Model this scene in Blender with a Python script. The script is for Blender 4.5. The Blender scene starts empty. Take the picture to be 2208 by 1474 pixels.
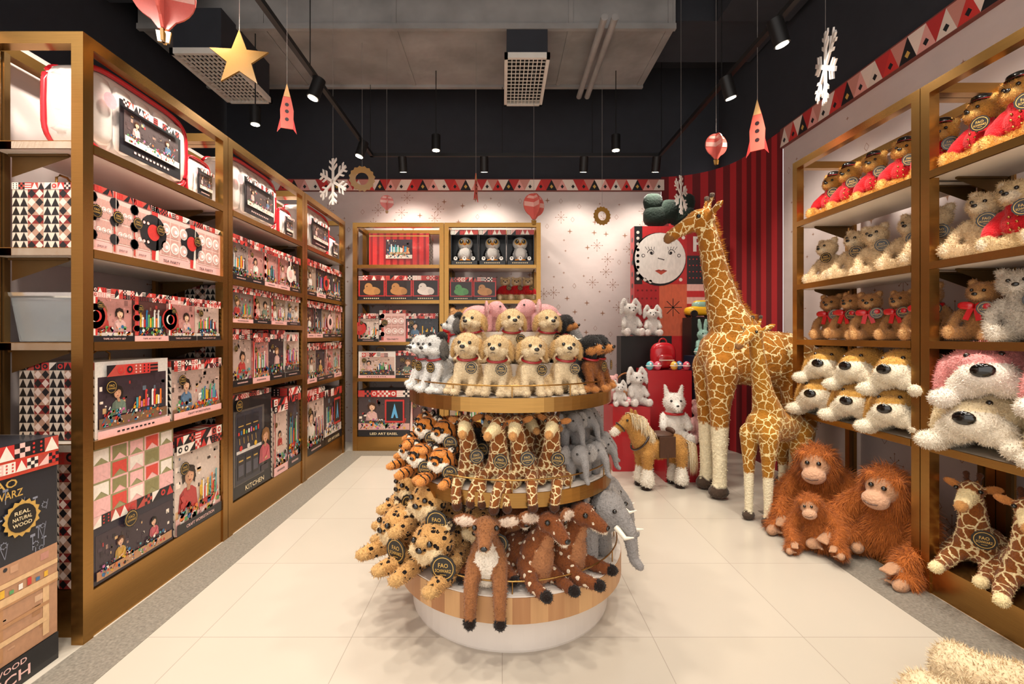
import bpy, math, random
import numpy as np
from mathutils import Vector, Matrix, Euler
sc=bpy.context.scene; COL=sc.collection
rad=math.radians
def H(h,a=1.0):
    r=[int(h[i:i+2],16)/255 for i in (0,2,4)]
    return tuple((x/12.92 if x<=.04045 else ((x+.055)/1.055)**2.4) for x in r)+(a,)
def T(x,y=0,z=0): return Matrix.Translation((x,y,z))
def RZ(a): return Matrix.Rotation(rad(a),4,'Z')
def RX(a): return Matrix.Rotation(rad(a),4,'X')
def RY(a): return Matrix.Rotation(rad(a),4,'Y')
def S(s,y=None,z=None):
    return Matrix.Diagonal((s,s if y is None else y,s if z is None else z,1))
# ---------------------------------------------------------------- materials
def nmat(name):
    m=bpy.data.materials.new(name); m.use_nodes=True
    return m,m.node_tree,m.node_tree.nodes['Principled BSDF']
def N(nt,t,ins=None,**k):
    n=nt.nodes.new(t)
    for a,v in k.items(): setattr(n,a,v)
    for a,v in (ins or {}).items():
        if hasattr(v,'is_output') : nt.links.new(v,n.inputs[a])
        else: n.inputs[a].default_value=v
    return n
def mixc(nt,f,a,b,mode='MIX'):
    n=nt.nodes.new('ShaderNodeMix'); n.data_type='RGBA'; n.blend_type=mode
    for i,v in ((0,f),(6,a),(7,b)):
        if hasattr(v,'is_output'): nt.links.new(v,n.inputs[i])
        else: n.inputs[i].default_value=v
    return n.outputs[2]
def mth(nt,op,a,b=0.0,c=0.0):
    n=nt.nodes.new('ShaderNodeMath'); n.operation=op
    for i,v in enumerate((a,b,c)):
        if hasattr(v,'is_output'): nt.links.new(v,n.inputs[i])
        else: n.inputs[i].default_value=v
    return n.outputs[0]
def simple(name,hexc,rough=.5,metal=0,var=.12,scale=8,bump=0,stretch=None,coat=0,emis=0,dist=.01):
    m,nt,b=nmat(name); c=H(hexc)
    tc=N(nt,'ShaderNodeTexCoord'); vec=tc.outputs['Object']
    if stretch:
        vec=N(nt,'ShaderNodeMapping',{'Vector':vec,'Scale':stretch}).outputs[0]
    nz=N(nt,'ShaderNodeTexNoise',{'Vector':vec,'Scale':scale,'Detail':3.0})
    dk=tuple(x*(1-var*2) for x in c[:3])+(1,); lt=tuple(min(1,x*(1+var)) for x in c[:3])+(1,)
    nt.links.new(mixc(nt,nz.outputs['Fac'],dk,lt),b.inputs['Base Color'])
    b.inputs['Roughness'].default_value=rough; b.inputs['Metallic'].default_value=metal
    b.inputs['Coat Weight'].default_value=coat
    if bump:
        bp=N(nt,'ShaderNodeBump',{'Height':nz.outputs['Fac'],'Strength':bump,'Distance':dist}); nt.links.new(bp.outputs[0],b.inputs['Normal'])
    if emis:
        b.inputs['Emission Color'].default_value=c; b.inputs['Emission Strength'].default_value=emis
    return m
def printmat(name,rough,coat=0.0,v=.16):
    m,nt,b=nmat(name)
    at=N(nt,'ShaderNodeAttribute',attribute_name='Col')
    nz=N(nt,'ShaderNodeTexNoise',{'Scale':40.0,'Detail':4.0})
    f=mth(nt,'MULTIPLY_ADD',nz.outputs['Fac'],v,1-v/2)
    nt.links.new(mixc(nt,1.0,at.outputs['Color'],f,'MULTIPLY'),b.inputs['Base Color'])
    b.inputs['Roughness'].default_value=rough; b.inputs['Coat Weight'].default_value=coat
    return m
MP=printmat('printed_card',.42,.25,.4); MW=printmat('painted_wall',.75); MG=printmat('gloss_paint',.25,.3)
BR=simple('brushed_brass','ac8248',.27,.95,.12,6,.02,(1,1,40))
BRD=simple('dark_brass','6b5230',.45,.8)
BLK=simple('black_metal','1b1a1a',.45,.3)
DARK=simple('charcoal_paint','2a2c33',.85)
MARB=simple('shelf_board','e6dccf',.4,0,.06,3)
EYE=simple('black_glass','0b0806',.12,0,.02,coat=.5)
CHAR=simple('ceiling_black','24252b',.9); VSHADE=simple('vent_shade_black','060606',.9)
DUCT=simple('duct_wrap','979492',.8,0,.3,2.6,.7,dist=.05)
WHITE=simple('white_paint','ddd3c9',.45,0,.04)
RED=simple('red_lacquer','b21f28',.4,0,.1,coat=.2)
LENS=simple('lamp_lens','fff2da',.5,emis=14)
GRILL=simple('grille_paint','dcd7ce',.5)
WICK=simple('wicker','a56b3a',.7,0,.3,60,.5)
SUED=simple('saddle_leather','4a2c1a',.6,0,.15,20,.2)
STRG=simple('string','8a8480',.6)
TERR=simple('terrazzo_border','8c857a',.4,0,.35,90)
BIN=simple('milky_plastic','dfe3e4',.15,0,.03); BIN.node_tree.nodes['Principled BSDF'].inputs['Transmission Weight'].default_value=.75
def floormat():
    m,nt,b=nmat('cream_tiles'); tc=N(nt,'ShaderNodeTexCoord')
    mp=N(nt,'ShaderNodeMapping',{'Vector':tc.outputs['Object'],'Location':(0,-.053,0)})
    br=N(nt,'ShaderNodeTexBrick',{'Vector':mp.outputs[0],'Scale':1.0,'Mortar Size':.0016,'Brick Width':.65,'Row Height':.65,'Color1':H('bfb6a9'),'Color2':H('bbb2a4'),'Mortar':H('a0968a')},offset=0.0)
    nz=N(nt,'ShaderNodeTexNoise',{'Vector':tc.outputs['Object'],'Scale':2.0,'Detail':4.0})
    f=mth(nt,'MULTIPLY_ADD',nz.outputs['Fac'],.1,.95)
    nt.links.new(mixc(nt,1.0,br.outputs['Color'],f,'MULTIPLY'),b.inputs['Base Color'])
    b.inputs['Roughness'].default_value=.24
    return m
FLOOR=floormat()
def woodband():
    m,nt,b=nmat('wood_blocks'); tc=N(nt,'ShaderNodeTexCoord')
    sx=N(nt,'ShaderNodeSeparateXYZ',{'Vector':tc.outputs['Object']})
    ang=mth(nt,'ARCTAN2',sx.outputs[1],sx.outputs[0])
    st=mth(nt,'FLOOR',mth(nt,'MULTIPLY',ang,48/6.2832))
    wn=N(nt,'ShaderNodeTexWhiteNoise',{'W':st},noise_dimensions='1D')
    nz=N(nt,'ShaderNodeTexNoise',{'Vector':N(nt,'ShaderNodeMapping',{'Vector':tc.outputs['Object'],'Scale':(60,60,4)}).outputs[0],'Scale':1.0})
    f=mth(nt,'MULTIPLY_ADD',nz.outputs['Fac'],.3,mth(nt,'MULTIPLY',wn.outputs[0],.75))
    nt.links.new(mixc(nt,f,H('96603a'),H('d0a470')),b.inputs['Base Color']); b.inputs['Roughness'].default_value=.45
    return m
WOODB=woodband()
def curtain():
    m,nt,b=nmat('red_stripes'); at=N(nt,'ShaderNodeAttribute',attribute_name='Col')
    nt.links.new(at.outputs['Color'],b.inputs['Base Color']); b.inputs['Roughness'].default_value=.8
    return m
def plush(name,patt=None,c1='000000',c2='ffffff',sc_=10,th=.1):
    m,nt,b=nmat(name); at=N(nt,'ShaderNodeAttribute',attribute_name='Col'); tc=N(nt,'ShaderNodeTexCoord')
    vec=tc.outputs['Object']; col=at.outputs['Color']
    if patt:
        nz=N(nt,'ShaderNodeTexNoise',{'Vector':vec,'Scale':sc_*1.5})
        v2=mixc(nt,.05 if patt!='leo' else .03,vec,nz.outputs['Color'])
        if patt=='gir':
            vo=N(nt,'ShaderNodeTexVoronoi',{'Vector':v2,'Scale':sc_},feature='DISTANCE_TO_EDGE')
            f=mth(nt,'LESS_THAN',vo.outputs['Distance'],th)
        elif patt=='leo':
            vo=N(nt,'ShaderNodeTexVoronoi',{'Vector':v2,'Scale':sc_},feature='F1')
            f=mth(nt,'GREATER_THAN',vo.outputs['Distance'],th)
        elif patt=='tig':
            wv=N(nt,'ShaderNodeTexWave',{'Vector':vec,'Scale':sc_,'Distortion':4.0,'Detail':1.0,'Detail Scale':2.0},bands_direction='Y')
            f=mth(nt,'GREATER_THAN',wv.outputs['Fac'],th)
        pc=mixc(nt,f,H(c1),H(c2))
        col=mixc(nt,at.outputs['Alpha'],pc,col)
    oi=N(nt,'ShaderNodeObjectInfo')
    n2=N(nt,'ShaderNodeTexNoise',{'Vector':vec,'Scale':45.0,'Detail':3.0})
    f2=mth(nt,'ADD',mth(nt,'MULTIPLY_ADD',n2.outputs['Fac'],.35,.74),mth(nt,'MULTIPLY',oi.outputs['Random'],.1))
    nt.links.new(mixc(nt,1.0,col,f2,'MULTIPLY'),b.inputs['Base Color'])
    b.inputs['Roughness'].default_value=.95; b.inputs['Sheen Weight'].default_value=.15
    b.inputs['Specular IOR Level'].default_value=.15
    bp=N(nt,'ShaderNodeBump',{'Height':n2.outputs['Fac'],'Strength':.5,'Distance':.02}); nt.links.new(bp.outputs[0],b.inputs['Normal'])
    return m
PL=plush('plush'); PGIR=plush('plush_giraffe','gir','8a4f22','ecd6a4',10,.06); PBIG=plush('plush_giraffe_coat','gir','a4681f','f0dca8',13.5,.042)
PLEO=plush('plush_leopard','leo','1c120c','c8985c',21,.34); PTIG=plush('plush_tiger','tig','1a0f0a','d08034',3.6,.17)
PDEER=plush('plush_fawn','leo','f0dcc0','7e4624',13,.25); PBL=plush('plush_panther','leo','6a5030','17110f',15,.3)
# ---------------------------------------------------------------- mesh builder
_tc={}
def glyphs(txt):
    if txt not in _tc:
        cu=bpy.data.curves.new('t','FONT'); cu.body=txt; cu.resolution_u=2; cu.offset=.012
        ob=bpy.data.objects.new('t',cu); COL.objects.link(ob)
        dg=bpy.context.evaluated_depsgraph_get(); me=bpy.data.meshes.new_from_object(ob.evaluated_get(dg))
        vs=[(v.co.x,v.co.y) for v in me.vertices]; ps=[tuple(p.vertices) for p in me.polygons]
        x0=min(v[0] for v in vs);x1=max(v[0] for v in vs);y0=min(v[1] for v in vs);y1=max(v[1] for v in vs)
        _tc[txt]=(vs,ps,x0,x1,y0,y1)
        bpy.data.objects.remove(ob); bpy.data.meshes.remove(me)
    return _tc[txt]
EPS=.0007
class MB:
    def __init__(s): s.v=[];s.f=[];s.c=[];s.m=[];s.s=[];s.M=Matrix()
    def poly(s,pts,col=(1,1,1,1),mi=0,sm=False):
        b=len(s.v); s.v+=[tuple(s.M@Vector(p)) for p in pts]; s.f.append(tuple(range(b,b+len(pts)))); s.c.append(col); s.m.append(mi); s.s.append(sm)
    def grid(s,rows,col,mi=0,sm=True,closed=True):
        b=len(s.v); n=len(rows[0])
        for r in rows: s.v+=[tuple(s.M@Vector(p)) for p in r]
        for i in range(len(rows)-1):
            for j in range(n if closed else n-1):
                k=(j+1)%n
                s.f.append((b+i*n+j,b+i*n+k,b+(i+1)*n+k,b+(i+1)*n+j)); s.c.append(col); s.m.append(mi); s.s.append(sm)
    def box(s,a,b,col=(1,1,1,1),mi=0):
        x0,y0,z0=a;x1,y1,z1=b
        P=[(x0,y0,z0),(x1,y0,z0),(x1,y1,z0),(x0,y1,z0),(x0,y0,z1),(x1,y0,z1),(x1,y1,z1),(x0,y1,z1)]
        for q in ((0,3,2,1),(4,5,6,7),(0,1,5,4),(1,2,6,5),(2,3,7,6),(3,0,4,7)): s.poly([P[i] for i in q],col,mi)
    def tube(s,pts,r,col=(1,1,1,1),mi=0,n=10,cap=True):
        pts=[Vector(p) for p in pts]; rs=r if isinstance(r,(list,tuple)) else [r]*len(pts); rows=[]
        for i,p in enumerate(pts):
            d=(pts[min(i+1,len(pts)-1)]-pts[max(i-1,0)]).normalized()
            u=d.cross(Vector((0,0,1)) if abs(d.z)<.9 else Vector((1,0,0))).normalized(); w=d.cross(u)
            rows.append([p+(u*math.cos(t)+w*math.sin(t))*rs[i] for t in (2*math.pi*j/n for j in range(n))])
        s.grid(rows,col,mi)
        if cap: s.poly(rows[0][::-1],col,mi); s.poly(rows[-1],col,mi)
    def rev(s,prof,col=(1,1,1,1),mi=0,n=48,sm=True):
        s.grid([[(r*math.cos(2*math.pi*j/n),r*math.sin(2*math.pi*j/n),z) for j in range(n)] for r,z in prof],col,mi,sm)
    def sup(s,c,r,e=1.0,col=(1,1,1,1),mi=0,n=16):
        f=lambda x:math.copysign(abs(x)**e,x); rows=[]
        for i in range(n//2+1):
            t=-math.pi/2+math.pi*i/(n//2)
            rows.append([(c[0]+r[0]*f(math.cos(t))*f(math.cos(2*math.pi*j/n)),c[1]+r[1]*f(math.cos(t))*f(math.sin(2*math.pi*j/n)),c[2]+r[2]*f(math.sin(t))) for j in range(n)])
        s.grid(rows,col,mi)
    def ring(s,c,R,r,col=(1,1,1,1),mi=0,n=32,k=8):
        s.tube([(c[0]+R*math.cos(2*math.pi*j/n),c[1]+R*math.sin(2*math.pi*j/n),c[2]) for j in range(n+1)],r,col,mi,k,False)
    def prism(s,p2,y0,y1,col,mi=0):
        s.poly([(x,y0,z) for x,z in p2],col,mi); s.poly([(x,y1,z) for x,z in p2][::-1],col,mi)
        for i in range(len(p2)):
            a=p2[i];b=p2[(i+1)%len(p2)]; s.poly([(a[0],y0,a[1]),(b[0],y0,b[1]),(b[0],y1,b[1]),(a[0],y1,a[1])],col,mi)
    def P(s,p2,col,k=1): s.poly([(x,-k*EPS,z) for x,z in p2],col)
    def R(s,x0,z0,x1,z1,col,k=1): s.P([(x0,z0),(x1,z0),(x1,z1),(x0,z1)],col,k)
    def Ci(s,x,z,r,col,k=1,n=18,rz=None): s.P([(x+r*math.cos(2*math.pi*j/n),z+(rz or r)*math.sin(2*math.pi*j/n)) for j in range(n)],col,k)
    def St(s,x,z,r,q,col,k=1,n=4,a0=90):
        s.P([(x+(r if j%2==0 else q)*math.cos(rad(a0+180*j/n)),z+(r if j%2==0 else q)*math.sin(rad(a0+180*j/n))) for j in range(2*n)],col,k)
    def line(s,x0,z0,x1,z1,w,col,k=1):
        dx,dz=x1-x0,z1-z0; l=math.hypot(dx,dz) or 1; nx,nz=-dz/l*w/2,dx/l*w/2
        s.P([(x0+nx,z0+nz),(x1+nx,z1+nz),(x1-nx,z1-nz),(x0-nx,z0-nz)],col,k)
    def text(s,t,x,z,w,h,col,k=2):
        vs,ps,x0,x1,y0,y1=glyphs(t); sx=w/(x1-x0); sy=min(h/(y1-y0),sx*1.6); sx=min(sx,sy*1.3)
        for p in ps: s.poly([(x+(vs[i][0]-(x0+x1)/2)*sx,-k*EPS,z+(vs[i][1]-(y0+y1)/2)*sy) for i in p],col)
    def mesh(s,name,mats=None):
        me=bpy.data.meshes.new(name); me.from_pydata(s.v,[],s.f)
        for m in (mats or [MP]): me.materials.append(m)
        me.polygons.foreach_set('material_index',s.m); me.polygons.foreach_set('use_smooth',s.s)
        ca=me.color_attributes.new('Col','FLOAT_COLOR','CORNER')
        arr=[]
        for f,c in zip(s.f,s.c): arr+=list(c)*len(f)
        ca.data.foreach_set('color',arr); me.update(); return me
def O(name,me,parent=None,M=None,**kw):
    o=bpy.data.objects.new(name,me); COL.objects.link(o)
    if parent: o.parent=parent
    if M is not None: o.matrix_basis=M
    for k,v in kw.items(): o[k]=v
    return o
def struct(name,me): return O(name,me,kind='structure',label=name.replace('_',' '))
# ---------------------------------------------------------------- blobs (plush bodies)
def ico(n):
    import bmesh
    bm=bmesh.new(); bmesh.ops.create_icosphere(bm,subdivisions=n,radius=1); v=np.array([x.co[:] for x in bm.verts]); f=[[w.index for w in x.verts] for x in bm.faces]; bm.free(); return v,f
I2=ico(2); I3=ico(3)
def E(c,r,col,rot=(0,0,0),m=0): 
    o=[('e',c,r,col,rot)]
    if m: o.append(('e',(-c[0],c[1],c[2]),r,col,(rot[0],-rot[1],-rot[2])))
    return o
def K(pts,col,m=0):
    o=[('c',pts,col)]
    if m: o.append(('c',[(-p[0],)+tuple(p[1:]) for p in pts],col))
    return o
def blob(name,prims,vox=.018,mat=None,sm=4,fur=None,bald=()):
    V=[];F=[];n0=0
    def add(ic,A,c):
        nonlocal n0
        V.append(ic[0]@A.T+np.array(c)); F.extend([[i+n0 for i in f] for f in ic[1]]); n0+=len(ic[0])
    for p in prims:
        if p[0]=='e':
            Rm=np.array(Euler([rad(a) for a in p[4]]).to_matrix()); add(I3,Rm@np.diag(p[2]),p[1])
        else:
            for a,b in zip(p[1][:-1],p[1][1:]):
                L=math.dist(a[:3],b[:3]); k=max(2,int(L/(.3*min(a[3],b[3])))+1)
                for i in range(k):
                    t=i/(k-1); q=[a[j]*(1-t)+b[j]*t for j in range(4)]; add(I2,np.eye(3)*q[3]*1.02,q[:3])
    me=bpy.data.meshes.new('tmp'); me.from_pydata(np.vstack(V).tolist(),[],F)
    ob=bpy.data.objects.new('tmp',me); COL.objects.link(ob)
    md=ob.modifiers.new('r','REMESH'); md.mode='VOXEL'; md.voxel_size=vox
    m2=ob.modifiers.new('s','SMOOTH'); m2.factor=.5; m2.iterations=sm
    dg=bpy.context.evaluated_depsgraph_get(); out=bpy.data.meshes.new_from_object(ob.evaluated_get(dg))
    bpy.data.objects.remove(ob); bpy.data.meshes.remove(me); out.name=name
    nv=len(out.vertices); co=np.zeros(nv*3); out.vertices.foreach_get('co',co); co=co.reshape(-1,3)
    rg=np.random.default_rng(3); q=co+rg.normal(0,vox*.3,co.shape)
    best=np.full(nv,1e9); col=np.ones((nv,4)); bald_m=np.zeros(nv,bool)
    for p in prims:
        if p[0]=='e':
            Rm=np.array(Euler([rad(a) for a in p[4]]).to_matrix()); l=((q-np.array(p[1]))@Rm)/np.array(p[2]); d=(np.linalg.norm(l,axis=1)-1)*min(p[2]); cc=p[3]
        else:
            cc=p[2]; d=np.full(nv,1e9)
            for a,b in zip(p[1][:-1],p[1][1:]):
                A=np.array(a[:3]);B=np.array(b[:3]); ab=B-A; t=np.clip(((q-A)@ab)/(ab@ab+1e-9),0,1)
                d=np.minimum(d,np.linalg.norm(q-A-t[:,None]*ab,axis=1)-(a[3]*(1-t)+b[3]*t))
        k=d<best; best[k]=d[k]; col[k]=cc; bald_m[k]=(cc in bald)
    ca=out.color_attributes.new('Col','FLOAT_COLOR','POINT'); ca.data.foreach_set('color',col.ravel())
    out.materials.clear(); out.materials.append(mat or PL); out.polygons.foreach_set('use_smooth',[True]*len(out.polygons)); out.update()
    if not fur: return out,None
    n,L,w,flow,rnd,seg=fur
    out.calc_loop_triangles(); nt=len(out.loop_triangles); tv=np.zeros(nt*3,int); out.loop_triangles.foreach_get('vertices',tv); tv=tv.reshape(-1,3)
    tv=tv[~bald_m[tv].any(axis=1)]
    a,b,c=co[tv[:,0]],co[tv[:,1]],co[tv[:,2]]; nr=np.cross(b-a,c-a); ar=np.linalg.norm(nr,axis=1); ok=ar>1e-12; tv=tv[ok];a=a[ok];b=b[ok];c=c[ok];nr=nr[ok]/ar[ok][:,None];ar=ar[ok]
    ix=rg.choice(len(ar),n,p=ar/ar.sum()); u=rg.random((n,2)); fl=u.sum(1)>1; u[fl]=1-u[fl]
    p=a[ix]+(b[ix]-a[ix])*u[:,:1]+(c[ix]-a[ix])*u[:,1:]; nn=nr[ix]
    d=nn*.55+np.array(flow)+rg.normal(0,rnd,(n,3)); dn=(d*nn).sum(1); d+=nn*np.clip(.15-dn,0,9)[:,None]; d/=np.linalg.norm(d,axis=1)[:,None]
    sd=np.cross(d,nn); sd/=np.linalg.norm(sd,axis=1)[:,None]+1e-9
    ll=L*rg.uniform(.6,1.2,(n,1)); cl=col[tv[ix,0]].copy(); cl[:,:3]*=rg.uniform(.85,1.2,(n,1)); cl[:,:3]=np.clip(cl[:,:3],0,1)
    p=p-nn*L*.12
    if seg==1:
        VV=np.stack([p-sd*w,p+sd*w,p+d*ll],1).reshape(-1,3); FF=np.arange(3*n).reshape(-1,3).tolist(); cv=np.repeat(cl,3,0)
    else:
        g=d+np.array([0,0,-.55]); g/=np.linalg.norm(g,axis=1)[:,None]; mid=p+d*ll*.5
        VV=np.stack([p-sd*w,p+sd*w,mid+sd*w*.8,mid-sd*w*.8,mid+g*ll*.6],1).reshape(-1,3)
        i=np.arange(n)*5; FF=[(k,k+1,k+2,k+3) for k in i.tolist()]+[(k+3,k+2,k+4) for k in i.tolist()]; cv=np.repeat(cl,5,0)
    fm=bpy.data.meshes.new('fur'); fm.from_pydata(VV.tolist(),[],FF); fm.materials.append(mat or PL)
    ca=fm.color_attributes.new('Col','FLOAT_COLOR','POINT'); ca.data.foreach_set('color',cv.ravel()); fm.update()
    return out,fm
BALL=MB(); BALL.sup((0,0,0),(1,1,1),1,H('120c08'),0,14); BALLM=BALL.mesh('eye',[EYE])
def tagmesh():
    b=MB(); n=24
    b.prism([((1+.06*(j%2))*math.cos(2*math.pi*j/n),(1+.06*(j%2))*math.sin(2*math.pi*j/n)) for j in range(n)],0,.06,H('17130f'))
    g=H('c9a050')
    for j in range(24):
        a0=2*math.pi*j/24;a1=2*math.pi*(j+1)/24
        b.P([(.85*math.cos(a0),.85*math.sin(a0)),(.85*math.cos(a1),.85*math.sin(a1)),(.79*math.cos(a1),.79*math.sin(a1)),(.79*math.cos(a0),.79*math.sin(a0))],g,6)
    b.text('FAO',0,.22,.8,.34,g,8); b.text('SCHWARZ',0,-.2,1.3,.26,g,8); b.R(-.25,-.52,.25,-.48,g,6)
    return b.mesh('tag',[MP])
TAG=tagmesh()
def proto(name,cat,body,fur=None,eyes=None,nose=None,tag=None,extra=()):
    ps=[]
    if fur: ps.append(('fur',fur,Matrix(),None))
    if eyes:
        (x,y,z),r=eyes
        for s in (1,-1): ps.append(('eye',BALLM,T(s*x,y,z)@S(r),'glossy black eye'))
    if nose:
        (x,y,z),r=nose; ps.append(('nose',BALLM,T(x,y,z)@S(*r),'black nose'))
    if tag: ps.append(('tag',TAG,T(*tag[0])@RZ(tag[2] if len(tag)>2 else 0)@S(tag[1]),'round black tag with gold lettering'))
    return dict(n=name,cat=cat,b=body,ps=ps+list(extra))
def put(p,M,label,group=None,hide=()):
    kw=dict(label=label,category=p['cat'])
    if group: kw['group']=group
    o=O(p['n'],p['b'],None,M,**kw)
    for n,me,m,l in p['ps']:
        if n in hide: continue
        c=O(n,me,o,m)
        if l and n in('tag','collar'): c['label']=l
    return o
def torus_part(c,R,r,hexc,mat=None,tilt=0):
    b=MB(); b.M=T(*c)@RX(tilt); b.ring((0,0,0),R,r,H(hexc)); return b.mesh('collar',[mat or MG])
def puppy(cm,cl,ce,cs=None,patt=None,collar='9c1a22',spots=None,leg=None):
    m=H(cm);l=H(cl);e=H(ce);s=H(cs) if cs else m; g=H(leg) if leg else l
    pr=E((0,.08,.30),(.21,.2,.28),s)+E((0,-.06,.38),(.16,.14,.2),g)+E((0,.16,.16),(.24,.19,.16),s)+K([(0,-.02,.5,.13),(0,-.07,.66,.13)],m)
    pr+=E((0,-.08,.77),(.2,.185,.17),m)+E((0,-.11,.85),(.13,.12,.09),m)+E((0,-.25,.71),(.095,.11,.07),l)+E((.09,-.16,.69),(.09,.09,.08),l,m=1)
    pr+=E((.215,-.05,.70),(.05,.09,.16),e,(0,-10,0),1)
    pr+=K([(.11,-.1,.42,.08),(.12,-.18,.2,.065),(.12,-.22,.07,.07)],g,1)+E((.12,-.27,.06),(.075,.095,.055),l,m=1)
    pr+=K([(.19,.08,.17,.12),(.24,-.08,.1,.09)],s,1)+E((.25,-.19,.06),(.07,.11,.055),l,m=1)+K([(0,.32,.1,.05),(.15,.4,.06,.04)],s)
    if spots: 
        for x,y,z,r in spots: pr+=E((x,y,z),(r,r,r),H('1c1917'))
    b,f=blob('toy_dog',pr,.019,patt,4,(8500,.032,.0038,(0,0,-.3),.38,1))
    ml=MB(); ml.tube([(-.035,-.335,.665),(0,-.352,.675),(.035,-.335,.665)],.005,H('3a2418'),0,6); 
    return proto('toy_dog','plush dog',b,f,((.08,-.25,.79),.028),((0,-.362,.735),(.042,.028,.03)),((.12,-.27,.42),.085,10),[('mouth',ml.mesh('mouth',[MG]),Matrix(),None),('collar',torus_part((0,-.05,.56),.15,.02,collar,tilt=15),Matrix(),'red ribbon collar')])
PUPC=puppy('d4b688','dfc8a2','bd965e'); PUPW=puppy('c6c2bd','e0dcd6','5e5852','aaa6a0',spots=[(.1,-.02,.9,.1),(-.17,.1,.4,.09),(.16,.2,.3,.1),(.2,-.05,.6,.07)]); PUPB=puppy('1f1b19','b8783e','141110','1b1716',leg='8a5228')
def bear(cm,cl,jack=None,hat=False,ribbon=None,fl=.035,rnd=.4,nf=7500,w=.0042):
    m=H(cm);l=H(cl); jm=H(jack) if jack else m
    body=E((0,.03,.3),(.2,.17,.27),m)+E((0,.02,.36),(.202,.172,.2),jm)
    arms=K([(.16,0,.49,.075),(.26,-.07,.35,.075)],jm,1)
    pr=body+arms+K([(0,0,.5,.12),(0,-.02,.56,.12)],jm)+K([(0,-.02,.6,.12),(0,-.02,.65,.12)],m)+E((0,-.03,.73),(.195,.165,.165),m)+E((0,-.18,.68),(.085,.085,.065),l)+E((.145,0,.88),(.065,.035,.065),m,m=1)+E((.145,-.03,.88),(.035,.02,.035),l,m=1)
    pr+=K([(.26,-.07,.35,.07),(.26,-.16,.24,.07)],jm,1)+E((.255,-.19,.2),(.07,.065,.07),m,m=1)
    pr+=K([(.11,0,.12,.11),(.2,-.28,.1,.09)],m,1)+E((.21,-.36,.12),(.085,.05,.11),m,m=1)+E((.21,-.4,.12),(.05,.02,.07),l,m=1)
    b,f=blob('teddy_bear',pr,.019,PL,4,(nf,fl,w,(0,0,-.15),rnd,1),(jm,) if jack else ()); ex=[]
    if jack:
        j=H(jack); jb,_=blob('jacket',E((0,.02,.36),(.225,.195,.2),j)+K([(.16,0,.49,.09),(.262,-.073,.345,.09)],j,1)+K([(.262,-.073,.345,.088),(.26,-.13,.27,.085)],j,1)+K([(0,0,.5,.135),(0,-.01,.57,.14)],j),.02,PL,3)
        ex.append(('jacket',jb,Matrix(),'red jacket with gold buttons'))
        bb=MB()
        for z in (.28,.36,.44): bb.sup((.04,-.19+abs(z-.36)*.3,z),(.016,.012,.016),1,H('d8ac4a'),0,8)
        bm_=bb.mesh('button',[BR]); ex.append(('button',bm_,Matrix(),None)); ex.append(('button',bm_,T(-.08,0,0),None))
    if hat:
        hb=MB(); hb.rev([(0,.87),(.115,.87),(.12,.9),(.11,.95),(.07,.97),(0,.975)],H('17130f'),0,20); hb.ring((0,0,.885),.118,.008,H('b32026'))
        hb.poly([(-.1,-.09,.88),(.1,-.09,.88),(.06,-.16,.87),(-.06,-.16,.87)],H('17130f'))
        ex.append(('hat',hb.mesh('hat',[MG]),T(0,-.02,0),'black cap with red band'))
    if ribbon:
        rb=MB(); c=H(ribbon); rb.M=T(0,-.02,.56)@RX(12); rb.ring((0,0,0),.16,.036,c); rb.M=Matrix()
        for s in(-1,1):
            rb.sup((s*.1,-.23,.53),(.1,.03,.06),.8,c,0,10); rb.M=T(s*.03,-.23,.5)@RY(s*-15); rb.box((-.035,-.01,-.19),(.035,.005,0),c); rb.M=Matrix()
        ex.append(('ribbon',rb.mesh('ribbon',[MG]),Matrix(),'red satin bow'))
    return proto('teddy_bear','teddy bear',b,f,((.07,-.19,.765),.024),((0,-.27,.705),(.036,.02,.026)),((.14,-.25,.5),.1,15),ex)
BEARG=bear('c68c3e','d8aa60','b8161e',True); BEARC=bear('d8bc94','e4cfae',fl=.045,rnd=.75,nf=10000,w=.005); BEARN=bear('ac7a48','cb9c66',ribbon='c0161e'); BEARS=bear('ccbfae','ddd2c2',fl=.05,rnd=.7,nf=10000,w=.005); BEARR=bear('ccb084','dcca ae'.replace(' ',''),jack='b8161e',fl=.045,rnd=.7)
def bigdog(cm,cl):
    m=H(cm);l=H(cl)
    pr=E((0,.3,.2),(.26,.32,.2),m)+E((0,-.05,.35),(.29,.24,.22),m)+E((0,-.1,.44),(.21,.16,.13),m)+E((0,-.3,.27),(.2,.18,.14),l)+E((.12,-.25,.2),(.15,.16,.12),l,m=1)+E((0,-.25,.39),(.17,.15,.085),m)
    pr+=E((.31,.0,.26),(.07,.15,.22),m,(0,-14,0),1)+K([(.2,.1,.1,.1),(.27,-.22,.08,.095)],l,1)+E((.28,-.33,.09),(.11,.13,.085),l,m=1)
    b,f=blob('toy_dog',pr,.018,PL,6,(11000,.028,.0045,(0,.05,-.2),.5,1))
    return proto('toy_dog','plush dog',b,f,((.105,-.29,.455),.024),((0,-.47,.33),(.08,.035,.06)),None)
DOGY=bigdog('cc9a4c','e6dac2'); DOGP=bigdog('d98f8b','e6dacb'); DOGC=bigdog('dcc8a2','e4d8c4')
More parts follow.
